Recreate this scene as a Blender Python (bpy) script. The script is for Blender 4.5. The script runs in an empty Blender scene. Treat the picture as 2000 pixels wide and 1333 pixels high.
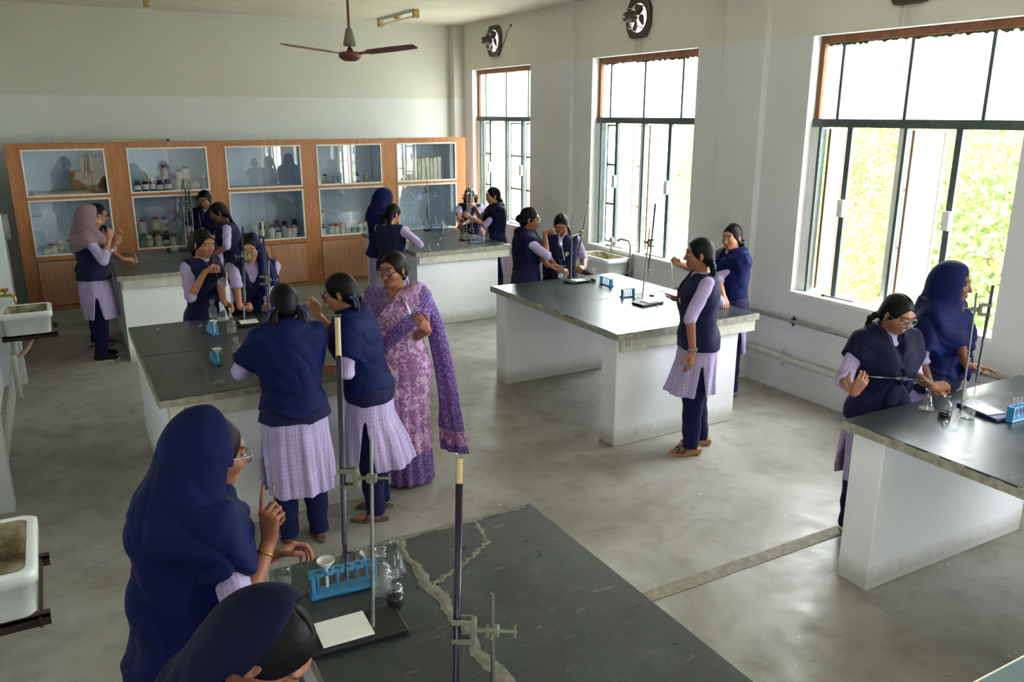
import bpy, bmesh, math, random
import numpy as np
from mathutils import Vector, Matrix

random.seed(7)
SC = bpy.context.scene
COL = SC.collection
PI = math.pi

# ------------------------------------------------------------------ camera, sky, exposure
EYE = (0.0, 0.0, 2.45)
PITCH, YAW, FOCAL_PX = math.radians(15.5), math.radians(28.97), 1605.0
cam_data = bpy.data.cameras.new('camera')
cam = bpy.data.objects.new('camera', cam_data)
COL.objects.link(cam)
cam.location = EYE
cam.rotation_euler = (PI / 2 - PITCH, 0, -YAW)
cam_data.sensor_width = 36.0
cam_data.lens = 36.0 * FOCAL_PX / 2000.0
cam_data.clip_start = 0.05
SC.camera = cam

SC.view_settings.view_transform = 'Standard'
SC.view_settings.look = 'None'
SC.view_settings.gamma = 1.0
SC.view_settings.use_curve_mapping = False
SC.view_settings.exposure = 1.28
SC.cycles.use_denoising = True
SC.cycles.max_bounces = 9
SC.cycles.diffuse_bounces = 5
SC.cycles.glossy_bounces = 3
SC.cycles.transmission_bounces = 4
SC.cycles.transparent_max_bounces = 16
SC.cycles.caustics_reflective = False
SC.cycles.caustics_refractive = False
SC.cycles.sample_clamp_indirect = 8.0
SC.cycles.use_adaptive_sampling = True
SC.cycles.adaptive_threshold = 0.015

SKY_STRENGTH = 10.0
world = bpy.data.worlds.new('overcast_sky')
SC.world = world
world.use_nodes = True
wn = world.node_tree
wn.nodes.clear()
w_out = wn.nodes.new('ShaderNodeOutputWorld')
w_bg = wn.nodes.new('ShaderNodeBackground')
w_bg.inputs['Color'].default_value = (0.93, 0.97, 1.0, 1)
w_bg.inputs['Strength'].default_value = SKY_STRENGTH
wn.links.new(w_bg.outputs[0], w_out.inputs[0])

WALL_X = 5.62          # window wall
WIN = [(9.66, 11.36), (6.45, 8.24), (3.23, 5.05), (0.02, 1.83), (-3.2, -1.4)]
WIN_Z = (0.93, 3.06)
FILL_LWIN = [(-3.6, -1.9)]   # unseen window added behind the camera to light the bench fronts
for (a, b) in WIN + FILL_LWIN:     # sky portals in the window openings
    ld = bpy.data.lights.new('window_portal', 'AREA')
    ld.shape = 'RECTANGLE'
    ld.size = WIN_Z[1] - WIN_Z[0]
    ld.size_y = b - a
    ld.cycles.is_portal = True
    lo = bpy.data.objects.new('window_portal', ld)
    left = (a, b) in FILL_LWIN
    lo.location = (-.88 if left else WALL_X + 0.24, (a + b) / 2, (WIN_Z[0] + WIN_Z[1]) / 2)
    lo.rotation_euler = (0, -PI / 2 if left else PI / 2, 0)
    COL.objects.link(lo)

# ------------------------------------------------------------------ materials
def lin(c):
    c = c / 255.0
    return c / 12.92 if c <= 0.04045 else ((c + 0.055) / 1.055) ** 2.4

def rgb(r, g, b):
    return (lin(r), lin(g), lin(b), 1.0)

class M:
    """small node-tree builder around a Principled shader"""
    def __init__(s, name, color=(0.8, 0.8, 0.8, 1), rough=0.6, metal=0.0, spec=0.5, **kw):
        s.m = bpy.data.materials.new(name)
        s.m.use_nodes = True
        s.t = s.m.node_tree
        s.b = s.t.nodes['Principled BSDF']
        s.out = s.t.nodes['Material Output']
        s.b.inputs['Base Color'].default_value = color
        s.b.inputs['Roughness'].default_value = rough
        s.b.inputs['Metallic'].default_value = metal
        s.b.inputs['Specular IOR Level'].default_value = spec
        for k, v in kw.items():
            s.b.inputs[k].default_value = v
    def n(s, typ, **kw):
        nd = s.t.nodes.new(typ)
        for k, v in kw.items():
            if k in nd.inputs.keys() and not hasattr(nd, k):
                nd.inputs[k].default_value = v
            else:
                setattr(nd, k, v)
        return nd
    def l(s, a, b):
        s.t.links.new(a, b)
    def coord(s, which='Object'):
        return s.n('ShaderNodeTexCoord').outputs[which]
    def attr(s, name):
        a = s.n('ShaderNodeAttribute'); a.attribute_name = name
        return a
    def scale(s, vec, sc):
        mp = s.n('ShaderNodeMapping'); mp.inputs['Scale'].default_value = sc
        s.l(vec, mp.inputs['Vector']); return mp.outputs[0]
    def noise(s, vec, scale, detail=4.0, rough=0.55, dist=0.0):
        nz = s.n('ShaderNodeTexNoise'); nz.inputs['Scale'].default_value = scale
        nz.inputs['Detail'].default_value = detail; nz.inputs['Roughness'].default_value = rough
        nz.inputs['Distortion'].default_value = dist
        s.l(vec, nz.inputs['Vector']); return nz.outputs['Fac']
    def ramp(s, fac, stops):
        r = s.n('ShaderNodeValToRGB'); e = r.color_ramp.elements
        while len(e) < len(stops): e.new(0.5)
        for el, (p, c) in zip(e, stops):
            el.position = p; el.color = c if len(c) == 4 else (*c, 1)
        s.l(fac, r.inputs['Fac']); return r.outputs['Color']
    def mix(s, fac, a, b, mode='MIX'):
        mx = s.n('ShaderNodeMix'); mx.data_type = 'RGBA'; mx.blend_type = mode
        for sock, v in ((mx.inputs['Factor'], fac), (mx.inputs['A'], a), (mx.inputs['B'], b)):
            pass
        fs, sa, sb = mx.inputs[0], mx.inputs[6], mx.inputs[7]
        for sock, v in ((fs, fac), (sa, a), (sb, b)):
            if isinstance(v, (int, float, tuple)): sock.default_value = v
            else: s.l(v, sock)
        return mx.outputs[2]
    def math(s, op, a, b=None, c=None):
        m = s.n('ShaderNodeMath'); m.operation = op
        for i, v in enumerate((a, b, c)):
            if v is None: continue
            if isinstance(v, (int, float)): m.inputs[i].default_value = v
            else: s.l(v, m.inputs[i])
        return m.outputs[0]
    def sep(s, vec):
        x = s.n('ShaderNodeSeparateXYZ'); s.l(vec, x.inputs[0]); return x.outputs
    def color(s, c): s.l(c, s.b.inputs['Base Color'])
    def rough(s, c): s.l(c, s.b.inputs['Roughness'])
    def bump(s, h, strength=0.3, dist=0.01):
        b = s.n('ShaderNodeBump'); b.inputs['Strength'].default_value = strength
        b.inputs['Distance'].default_value = dist
        s.l(h, b.inputs['Height']); s.l(b.outputs[0], s.b.inputs['Normal'])

def plain(name, c, rough=0.5, metal=0.0, noise=0.12, sc=18.0, spec=0.5, bump=0.0):
    m = M(name, c, rough, metal, spec)
    v = m.coord()
    f = m.noise(v, sc, 5)
    d = tuple(x * (1 - noise) for x in c[:3]) + (1,)
    e = tuple(min(1, x * (1 + noise)) for x in c[:3]) + (1,)
    m.color(m.ramp(f, [(0.3, d), (0.7, e)]))
    if bump: m.bump(f, bump, 0.004)
    return m.m

def glass_mat(name, tint=(0.95, 0.97, 0.97, 1), edge=0.75, base=0.04, gloss_rough=0.03, haze=0.0, power=3.0):
    """thin clear glass: see-through with facing-dependent reflection and a darker rim"""
    m = M(name)
    lw = m.n('ShaderNodeLayerWeight'); lw.inputs['Blend'].default_value = 0.35
    tr = m.n('ShaderNodeBsdfTransparent')
    gl = m.n('ShaderNodeBsdfGlossy'); gl.inputs['Roughness'].default_value = gloss_rough
    gl.inputs['Color'].default_value = (0.95, 0.97, 0.98, 1)
    dark = tuple(x * 0.55 for x in tint[:3]) + (1,)
    m.l(m.ramp(lw.outputs['Facing'], [(0.35, tint), (0.95, dark)]), tr.inputs['Color'])
    fac = m.math('MULTIPLY_ADD', m.math('POWER', lw.outputs['Facing'], power), edge, base)
    mx = m.n('ShaderNodeMixShader')
    m.l(fac, mx.inputs[0]); m.l(tr.outputs[0], mx.inputs[1]); m.l(gl.outputs[0], mx.inputs[2])
    if haze:
        df = m.n('ShaderNodeBsdfDiffuse'); df.inputs['Color'].default_value = (.9, .92, .92, 1)
        m2 = m.n('ShaderNodeMixShader'); m2.inputs[0].default_value = haze
        m.l(mx.outputs[0], m2.inputs[1]); m.l(df.outputs[0], m2.inputs[2]); m.l(m2.outputs[0], m.out.inputs['Surface'])
    else: m.l(mx.outputs[0], m.out.inputs['Surface'])
    return m.m

# ------------------------------------------------------------------ mesh helpers
def link(o, parent=None):
    COL.objects.link(o)
    if parent is not None: o.parent = parent
    return o

def tag(o, label=None, cat=None, group=None, kind=None):
    if label: o['label'] = label
    if cat: o['category'] = cat
    if group: o['group'] = group
    if kind: o['kind'] = kind
    return o

def thing(name, label, cat, loc=(0, 0, 0), rz=0.0, group=None):
    o = bpy.data.objects.new(name, None)
    o.empty_display_size = 0.05
    o.location = loc; o.rotation_euler = (0, 0, rz)
    COL.objects.link(o)
    return tag(o, label, cat, group)

def copy_tree(o, parent=None):
    c = o.copy(); COL.objects.link(c)
    if parent is not None: c.parent = parent
    for ch in list(o.children): copy_tree(ch, c)
    return c

class MB:
    """collects simple shapes into one mesh"""
    def __init__(s): s.v = []; s.f = []; s.sm = []
    def add(s, vs, fs, smooth=False):
        k = len(s.v); s.v += [tuple(x) for x in vs]
        s.f += [tuple(i + k for i in f) for f in fs]; s.sm += [smooth] * len(fs)
        return s
    def box(s, lo, hi, bev=0.0):
        x0, y0, z0 = lo; x1, y1, z1 = hi
        if bev <= 0:
            vs = [(x0, y0, z0), (x1, y0, z0), (x1, y1, z0), (x0, y1, z0), (x0, y0, z1), (x1, y0, z1), (x1, y1, z1), (x0, y1, z1)]
            return s.add(vs, [(3, 2, 1, 0), (4, 5, 6, 7), (0, 1, 5, 4), (1, 2, 6, 5), (2, 3, 7, 6), (3, 0, 4, 7)])
        bm = bmesh.new()
        bmesh.ops.create_cube(bm, size=1.0)
        for v in bm.verts:
            v.co = (x0 + (v.co.x + .5) * (x1 - x0), y0 + (v.co.y + .5) * (y1 - y0), z0 + (v.co.z + .5) * (z1 - z0))
        bmesh.ops.bevel(bm, geom=bm.edges[:], offset=bev, segments=2, affect='EDGES', profile=0.5)
        return s.bm(bm)
    def bm(s, bm, smooth=False):
        bm.verts.index_update()
        vs = [v.co[:] for v in bm.verts]; fs = [[v.index for v in f.verts] for f in bm.faces]
        bm.free(); return s.add(vs, fs, smooth)
    def rbox(s, c, size, rot, bev=0.0):
        """box centred at c, rotated by 3x3 matrix"""
        t = MB().box((-size[0] / 2, -size[1] / 2, -size[2] / 2), (size[0] / 2, size[1] / 2, size[2] / 2), bev)
        R = Matrix(rot) if not isinstance(rot, Matrix) else rot
        return s.add([(R @ Vector(v)) + Vector(c) for v in t.v], t.f)
    def tube(s, pts, r, n=10, caps=True):
        pts = [Vector(p) for p in pts]
        rs = r if isinstance(r, (list, tuple)) else [r] * len(pts)
        rings = []; up = None
        for i, p in enumerate(pts):
            d = (pts[min(i + 1, len(pts) - 1)] - pts[max(i - 1, 0)]).normalized()
            if up is None: up = Vector((0, 0, 1)) if abs(d.z) < .9 else Vector((1, 0, 0))
            a = d.cross(up).normalized(); b = d.cross(a).normalized(); up = a.cross(d)
            rings.append([p + (a * math.cos(2 * PI * k / n) + b * math.sin(2 * PI * k / n)) * rs[i] for k in range(n)])
        vs = [v for rg in rings for v in rg]; fs = []
        for i in range(len(pts) - 1):
            for k in range(n):
                k2 = (k + 1) % n
                fs.append((i * n + k, (i + 1) * n + k, (i + 1) * n + k2, i * n + k2))
        s.add(vs, fs, True)
        if caps:
            s.add(rings[0], [tuple(range(n))]); s.add(rings[-1], [tuple(range(n - 1, -1, -1))])
        return s
    def lathe(s, prof, n=20, c=(0, 0, 0), sx=1.0, sy=1.0, smooth=True):
        vs = []; fs = []
        for (r, z) in prof:
            for k in range(n):
                a = 2 * PI * k / n
                vs.append((c[0] + r * sx * math.cos(a), c[1] + r * sy * math.sin(a), c[2] + z))
        for i in range(len(prof) - 1):
            for k in range(n):
                k2 = (k + 1) % n
                fs.append((i * n + k, i * n + k2, (i + 1) * n + k2, (i + 1) * n + k))
        return s.add(vs, fs, smooth)
    def prism(s, poly, axis, a, b):
        """polygon extruded along an axis from a to b"""
        def P(p, t):
            if axis == 'x': return (t, p[0], p[1])
            if axis == 'y': return (p[0], t, p[1])
            return (p[0], p[1], t)
        n = len(poly)
        vs = [P(p, a) for p in poly] + [P(p, b) for p in poly]
        fs = [tuple(range(n))[::-1], tuple(range(n, 2 * n))] + [(k, (k + 1) % n, n + (k + 1) % n, n + k) for k in range(n)]
        return s.add(vs, fs)
    def mesh(s, name):
        me = bpy.data.meshes.new(name)
        me.from_pydata([tuple(v) for v in s.v], [], s.f)
        me.polygons.foreach_set('use_smooth', s.sm)
        me.update(); return me
    def build(s, name, mat, parent=None, fix=True):
        me = s.mesh(name)
        if fix:
            bm = bmesh.new(); bm.from_mesh(me); bmesh.ops.recalc_face_normals(bm, faces=bm.faces[:]); bm.to_mesh(me); bm.free()
        if mat is not None: me.materials.append(mat)
        return link(bpy.data.objects.new(name, me), parent)

def struct(o):
    o['kind'] = 'structure'; return o

# ------------------------------------------------------------------ implicit surfaces for people and cloth
f32 = np.float32
def rx(a): c, s = math.cos(a), math.sin(a); return np.array([[1, 0, 0], [0, c, -s], [0, s, c]])
def ry(a): c, s = math.cos(a), math.sin(a); return np.array([[c, 0, s], [0, 1, 0], [-s, 0, c]])
def rz(a): c, s = math.cos(a), math.sin(a); return np.array([[c, -s, 0], [s, c, 0], [0, 0, 1]])
def nrm(v): v = np.asarray(v, float); return v / max(1e-9, np.linalg.norm(v))

class Cone:
    def __init__(s, a, b, ra, rb=None):
        s.a = np.asarray(a, float); s.b = np.asarray(b, float); s.ra = ra; s.rb = ra if rb is None else rb
        r = max(s.ra, s.rb); s.lo = np.minimum(s.a, s.b) - r; s.hi = np.maximum(s.a, s.b) + r
    def __call__(s, X, Y, Z):
        d = s.b - s.a; L = max(1e-9, float(d @ d))
        px, py, pz = X - f32(s.a[0]), Y - f32(s.a[1]), Z - f32(s.a[2])
        t = np.clip((px * f32(d[0]) + py * f32(d[1]) + pz * f32(d[2])) / f32(L), 0, 1)
        qx, qy, qz = px - t * f32(d[0]), py - t * f32(d[1]), pz - t * f32(d[2])
        return np.sqrt(qx * qx + qy * qy + qz * qz) - (f32(s.ra) + f32(s.rb - s.ra) * t)

class Ell:
    def __init__(s, c, r, R=None):
        s.c = np.asarray(c, float); s.r = np.asarray(r, float) * np.ones(3); s.R = np.eye(3) if R is None else R
        e = np.sqrt(((s.R * s.r) ** 2).sum(1)); s.lo = s.c - e; s.hi = s.c + e
    def __call__(s, X, Y, Z):
        px, py, pz = X - f32(s.c[0]), Y - f32(s.c[1]), Z - f32(s.c[2])
        q = [(px * f32(s.R[0, i]) + py * f32(s.R[1, i]) + pz * f32(s.R[2, i])) / f32(s.r[i]) for i in range(3)]
        k0 = np.sqrt(q[0] ** 2 + q[1] ** 2 + q[2] ** 2)
        k1 = np.sqrt((q[0] / f32(s.r[0])) ** 2 + (q[1] / f32(s.r[1])) ** 2 + (q[2] / f32(s.r[2])) ** 2)
        return k0 * (k0 - 1) / np.maximum(k1, 1e-6)

class Loft:
    """stack of ellipses along z; table rows z, cx, cy, rx, ry, rot"""
    def __init__(s, tab, o=0.0, z0=None, z1=None, fold=None):
        s.t = np.asarray(tab, float); s.t = s.t[np.argsort(s.t[:, 0])]
        s.o = o; s.z0 = s.t[0, 0] if z0 is None else z0; s.z1 = s.t[-1, 0] if z1 is None else z1; s.fold = fold
        m = (np.maximum(s.t[:, 3], s.t[:, 4]) + max(o, 0)).max() + .03
        s.lo = np.array([s.t[:, 1].min() - m, s.t[:, 2].min() - m, s.z0]); s.hi = np.array([s.t[:, 1].max() + m, s.t[:, 2].max() + m, s.z1])
    def __call__(s, X, Y, Z):
        z = Z; g = lambda i: np.interp(z, s.t[:, 0], s.t[:, i]).astype(f32)
        px, py = X - g(1), Y - g(2); a = g(5); c, sn = np.cos(a), np.sin(a)
        u, v = px * c + py * sn, -px * sn + py * c
        r1, r2 = g(3) + f32(s.o), g(4) + f32(s.o)
        k0 = np.sqrt((u / r1) ** 2 + (v / r2) ** 2); k1 = np.sqrt((u / (r1 * r1)) ** 2 + (v / (r2 * r2)) ** 2)
        d = k0 * (k0 - 1) / np.maximum(k1, 1e-6)
        if s.fold is not None: d = d + s.fold(np.arctan2(v, u), z, u, v)
        return np.maximum(np.maximum(d, z - f32(s.z1)), f32(s.z0) - z)

class Fn:
    def __init__(s, fn, lo, hi): s.fn = fn; s.lo = np.asarray(lo, float); s.hi = np.asarray(hi, float)
    def __call__(s, X, Y, Z): return s.fn(X, Y, Z)

class Grid:
    def __init__(s, lo, hi, h):
        s.lo = np.asarray(lo, float) - 2.5 * h; s.h = h
        s.n = np.ceil((np.asarray(hi, float) + 2.5 * h - s.lo) / h).astype(int) + 1
        s.D = np.full(s.n, 0.2, f32)
        s.ax = [(s.lo[i] + h * np.arange(s.n[i])).astype(f32) for i in range(3)]
    def win(s, lo, hi, m):
        a = np.clip(np.floor((lo - m - s.lo) / s.h).astype(int), 0, s.n); b = np.clip(np.ceil((hi + m - s.lo) / s.h).astype(int) + 1, 0, s.n)
        if np.any(b <= a): return None
        sl = tuple(slice(a[i], b[i]) for i in range(3))
        return sl, s.ax[0][sl[0]][:, None, None], s.ax[1][sl[1]][None, :, None], s.ax[2][sl[2]][None, None, :]
    def add(s, p, k=0.0):
        w = s.win(p.lo, p.hi, max(k, 0) + 3 * s.h)
        if w is None: return s
        sl, X, Y, Z = w; d = p(X, Y, Z); D = s.D[sl]
        if k > 0:
            h = np.clip(.5 + .5 * (D - d) / k, 0, 1); s.D[sl] = D * (1 - h) + d * h - f32(k) * h * (1 - h)
        else: s.D[sl] = np.minimum(D, d)
        return s
    def sub(s, p, k=0.0):
        w = s.win(p.lo, p.hi, max(k, 0) + 3 * s.h)
        if w is None: return s
        sl, X, Y, Z = w; d = -p(X, Y, Z); D = s.D[sl]
        if k > 0:
            h = np.clip(.5 - .5 * (D - d) / k, 0, 1); s.D[sl] = D * (1 - h) + d * h + f32(k) * h * (1 - h)
        else: s.D[sl] = np.maximum(D, d)
        return s
    def cut(s, fn):
        """keep where fn <= 0"""
        s.D = np.maximum(s.D, fn(*s.xyz()).astype(f32)); return s
    def xyz(s): return s.ax[0][:, None, None], s.ax[1][None, :, None], s.ax[2][None, None, :]
    def disp(s, fn): s.D = s.D + fn(*s.xyz()).astype(f32); return s
    def surf(s):
        D = s.D
        for i in range(3):
            ix = [slice(None)] * 3
            ix[i] = 0; D[tuple(ix)] = np.maximum(D[tuple(ix)], s.h * .5); ix[i] = -1; D[tuple(ix)] = np.maximum(D[tuple(ix)], s.h * .5)
        I = D < 0; nx, ny, nz = D.shape
        c = np.zeros((nx - 1, ny - 1, nz - 1), np.int8)
        for a in (0, 1):
            for b in (0, 1):
                for e in (0, 1): c += I[a:nx - 1 + a, b:ny - 1 + b, e:nz - 1 + e]
        mask = (c > 0) & (c < 8); cells = np.argwhere(mask)
        if len(cells) == 0: return np.zeros((0, 3)), np.zeros((0, 4), int)
        idx = np.full(mask.shape, -1, np.int64); idx[mask] = np.arange(len(cells))
        st = np.array([ny * nz, nz, 1]); base = cells @ st; F = D.ravel()
        acc = np.zeros((len(cells), 3)); cnt = np.zeros(len(cells))
        co = [np.array(p) for p in ((0, 0, 0), (1, 0, 0), (0, 1, 0), (1, 1, 0), (0, 0, 1), (1, 0, 1), (0, 1, 1), (1, 1, 1))]
        for (i, j) in ((0, 1), (2, 3), (4, 5), (6, 7), (0, 2), (1, 3), (4, 6), (5, 7), (0, 4), (1, 5), (2, 6), (3, 7)):
            da = F[base + co[i] @ st]; db = F[base + co[j] @ st]; x = (da < 0) != (db < 0)
            t = da[x] / (da[x] - db[x]); acc[x] += co[i] + (co[j] - co[i]) * t[:, None]; cnt[x] += 1
        V = s.lo + (cells + acc / cnt[:, None]) * s.h
        Q = []
        for ax in range(3):
            A = np.take(I, range(0, D.shape[ax] - 1), ax); B = np.take(I, range(1, D.shape[ax]), ax)
            o1, o2 = [(1, 2), (2, 0), (0, 1)][ax]
            e = np.argwhere(A != B)
            e = e[(e[:, o1] > 0) & (e[:, o2] > 0) & (e[:, o1] < D.shape[o1] - 1) & (e[:, o2] < D.shape[o2] - 1)]
            fl = A[tuple(e.T)]
            def cell(d1, d2):
                q = e.copy(); q[:, o1] -= d1; q[:, o2] -= d2; return idx[tuple(q.T)]
            q = np.stack([cell(1, 1), cell(0, 1), cell(0, 0), cell(1, 0)], 1)
            q[~fl] = q[~fl][:, ::-1]; Q.append(q)
        return V, np.concatenate(Q)

def sdf_obj(name, parts, mat, parent, attrs=None):
    """parts: list of (V, Q); attrs: {name: array}"""
    off = 0; Vs = []; Qs = []
    for V, Q in parts:
        Vs.append(V); Qs.append(Q + off); off += len(V)
    V = np.concatenate(Vs); Q = np.concatenate(Qs)
    me = bpy.data.meshes.new(name)
    me.vertices.add(len(V)); me.vertices.foreach_set('co', V.astype(f32).ravel())
    me.loops.add(Q.size); me.loops.foreach_set('vertex_index', Q.astype(np.int32).ravel())
    me.polygons.add(len(Q)); me.polygons.foreach_set('loop_start', (np.arange(len(Q)) * 4).astype(np.int32))
    try: me.polygons.foreach_set('loop_total', np.full(len(Q), 4, np.int32))
    except Exception: pass
    me.update(calc_edges=True); me.validate()
    me.polygons.foreach_set('use_smooth', np.ones(len(me.polygons), bool))
    if attrs:
        for k, a in attrs.items():
            a = np.asarray(a, f32)
            if a.ndim == 2:
                at = me.attributes.new(k, 'FLOAT_VECTOR', 'POINT'); at.data.foreach_set('vector', a.ravel())
            else:
                at = me.attributes.new(k, 'FLOAT', 'POINT'); at.data.foreach_set('value', a)
    if mat is not None: me.materials.append(mat)
    return link(bpy.data.objects.new(name, me), parent)

def wob(x, y, z, s, ph=0.0):
    """smooth cheap noise"""
    return (np.sin(x * 1.3 * s + y * 2.1 * s + ph) * np.sin(y * 1.7 * s - z * 1.1 * s + 1.3 + ph) + np.sin(z * 1.9 * s + x * 0.7 * s + 2.1 * ph) * np.sin(x * 2.3 * s - y * 0.9 * s + .5)) * 0.5

# ------------------------------------------------------------------ people: materials
def cloth(name, c, c2=None, rough=0.85, weave=260.0, kind='plain', sheen=0.05):
    m = M(name, c, rough, 0, 0.15)
    m.b.inputs['Sheen Weight'].default_value = sheen
    v = m.coord(); p = m.attr('pat').outputs['Vector']
    n1 = m.noise(v, 9, 4)
    dk = tuple(x * .86 for x in c[:3]) + (1,); lt = tuple(min(1, x * 1.12) for x in c[:3]) + (1,)
    col = m.ramp(n1, [(.3, dk), (.7, lt)])
    if kind == 'check':
        xs = m.sep(p)
        def lines(o, per, w):
            fr = m.math('FRACT', m.math('MULTIPLY', o, 1.0 / per))
            return m.math('LESS_THAN', fr, w)
        a = lines(xs[0], .019, .16); b = lines(xs[1], .026, .12); d = lines(m.math('ADD', xs[0], .008), .057, .10)
        col = m.mix(m.math('MULTIPLY', a, .42), col, c2)
        col = m.mix(m.math('MULTIPLY', b, .30), col, c2)
        col = m.mix(m.math('MULTIPLY', d, .35), col, tuple(x * .5 for x in c[:3]) + (1,))
    m.color(col)
    fine = m.noise(m.scale(v, (1, 1, 1)), weave, 2)
    big = m.noise(v, 22, 3, .5, .6)
    m.bump(m.math('MULTIPLY_ADD', big, 1.0, m.math('MULTIPLY', fine, .15)), .35, .008)
    return m.m

def skin_mat(name, c):
    m = M(name, c, .48, 0, .4)
    m.b.inputs['Subsurface Weight'].default_value = 0.0
    v = m.coord()
    col = m.ramp(m.noise(v, 14, 4), [(.3, tuple(x * .88 for x in c[:3])), (.7, tuple(min(1, x * 1.08) for x in c[:3]))])
    lip = m.attr('lip').outputs['Fac']; brow = m.attr('brow').outputs['Fac']
    col = m.mix(m.math('MULTIPLY', lip, .75), col, (c[0] * .62, c[1] * .36, c[2] * .38, 1))
    col = m.mix(m.math('MULTIPLY', brow, .9), col, (.008, .006, .005, 1))
    m.color(col); m.bump(m.noise(v, 240, 3), .12, .002)
    return m.m

SKIN = {'a': skin_mat('skin_warm', rgb(176, 122, 92)), 'b': skin_mat('skin_brown', rgb(150, 98, 74)), 'c': skin_mat('skin_deep', rgb(122, 78, 60))}
def hair_mat():
    m = M('black_hair', rgb(10, 9, 10), .48, 0, .14)
    v = m.coord()
    f = m.noise(m.scale(v, (5, 42, 30)), 3.0, 3)
    m.color(m.ramp(f, [(.3, rgb(5, 5, 6)), (.75, rgb(22, 19, 19))])); m.bump(f, .30, .004)
    return m.m
HAIR = hair_mat()
LAV = cloth('lavender_checked_cotton', rgb(170, 156, 200), rgb(218, 208, 234), .85, 320, 'check')
VEST = cloth('navy_suiting', rgb(25, 26, 62), None, .8, 240)
NAVY = cloth('navy_trouser_cotton', rgb(21, 24, 66), None, .85, 240)
BLUE = cloth('royal_blue_polyester', rgb(7, 19, 70), None, .7, 200, sheen=.0)
DUSK = cloth('dark_navy_polyester', rgb(11, 14, 46), None, .7, 200, sheen=.0)
MAUVE = cloth('mauve_cotton', rgb(142, 116, 124), None, .85, 200)
RIB = plain('blue_satin_ribbon', rgb(24, 36, 104), .4)
def badge_mat():
    m = M('school_badge', rgb(230, 226, 205), .6)
    o = m.sep(m.coord())
    r = m.math('SQRT', m.math('ADD', m.math('POWER', o[1], 2.0), m.math('POWER', o[2], 2.0)))
    r2 = m.math('SQRT', m.math('ADD', m.math('POWER', m.math('ADD', o[1], -.004), 2.0), m.math('POWER', m.math('ADD', o[2], -.002), 2.0)))
    c = m.mix(m.math('LESS_THAN', r, .020), rgb(236, 232, 214), rgb(30, 38, 60))
    c = m.mix(m.math('LESS_THAN', r, .0135), c, rgb(226, 220, 120))
    c = m.mix(m.math('LESS_THAN', r2, .0085), c, rgb(34, 44, 70))
    m.color(c); return m.m
BADGE = badge_mat()
CARD = plain('id_card', rgb(226, 228, 236), .3)
GOLD = plain('gold', rgb(196, 150, 62), .25, 1.0)
STEELW = plain('watch_steel', rgb(190, 190, 188), .25, 1.0)
RIM_DK = plain('dark_spectacle_rim', rgb(34, 30, 32), .3, .5)
RIM_GR = plain('silver_spectacle_rim', rgb(150, 160, 168), .25, .8)
LENS = glass_mat('spectacle_lens', (.94, .96, .96, 1), .7, .06)
EYE_W = None
def eye_mat():
    m = M('eye', rgb(225, 220, 215), .15)
    o = m.sep(m.coord())
    d = m.math('SQRT', m.math('ADD', m.math('POWER', o[1], 2.0), m.math('POWER', m.math('ADD', o[2], .002), 2.0)))
    front = m.math('GREATER_THAN', o[0], 0.0)
    iris = m.math('MULTIPLY', m.math('LESS_THAN', d, .0062), front)
    m.color(m.mix(iris, rgb(214, 206, 200), rgb(20, 12, 9))); return m.m
EYE_M = eye_mat()
SOLE = plain('shoe_sole', rgb(176, 130, 92), .7)
STRAP = plain('brown_leather_strap', rgb(70, 42, 34), .5)
SNEAK = plain('black_canvas_shoe', rgb(24, 24, 28), .8)
WSOLE = plain('pale_rubber_sole', rgb(206, 206, 200), .7)
SANDAL = plain('grey_slipper', rgb(92, 86, 80), .7)
def sari_mat():
    m = M('printed_sari', rgb(190, 140, 190), .7, 0, .3)
    p = m.attr('pat').outputs['Vector']; bd = m.attr('band').outputs['Fac']
    v = m.coord()
    n1 = m.noise(v, 26, 5, .62, 1.6); n2 = m.noise(v, 9, 2, .5, .4)
    flo = m.math('MULTIPLY', n1, m.math('ADD', n2, .55))
    pink = m.ramp(flo, [(.44, rgb(204, 170, 206)), (.50, rgb(184, 142, 186)), (.58, rgb(124, 78, 124)), (.72, rgb(164, 116, 166))])
    vo = m.n('ShaderNodeTexVoronoi'); vo.inputs['Scale'].default_value = 92; vo.feature = 'DISTANCE_TO_EDGE'; m.l(v, vo.inputs['Vector'])
    n3 = m.noise(v, 70, 2, .5, 2.2)
    pur = m.ramp(m.math('ADD', m.math('MULTIPLY', vo.outputs['Distance'], 2.2), m.math('MULTIPLY', n3, .80)), [(.44, rgb(196, 172, 222)), (.54, rgb(92, 48, 142)), (.8, rgb(62, 30, 108))])
    m.color(m.mix(m.math('GREATER_THAN', bd, .5), pink, pur))
    m.bump(m.noise(v, 30, 3), .3, .006)
    return m.m
SARI = sari_mat()
def blouse_mat():
    m = M('speckled_purple_blouse', rgb(84, 46, 128), .8)
    n = m.noise(m.coord(), 120, 2)
    m.color(m.ramp(n, [(.46, rgb(72, 40, 112)), (.62, rgb(160, 128, 188))])); return m.m
BLOUSE = blouse_mat()

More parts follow.
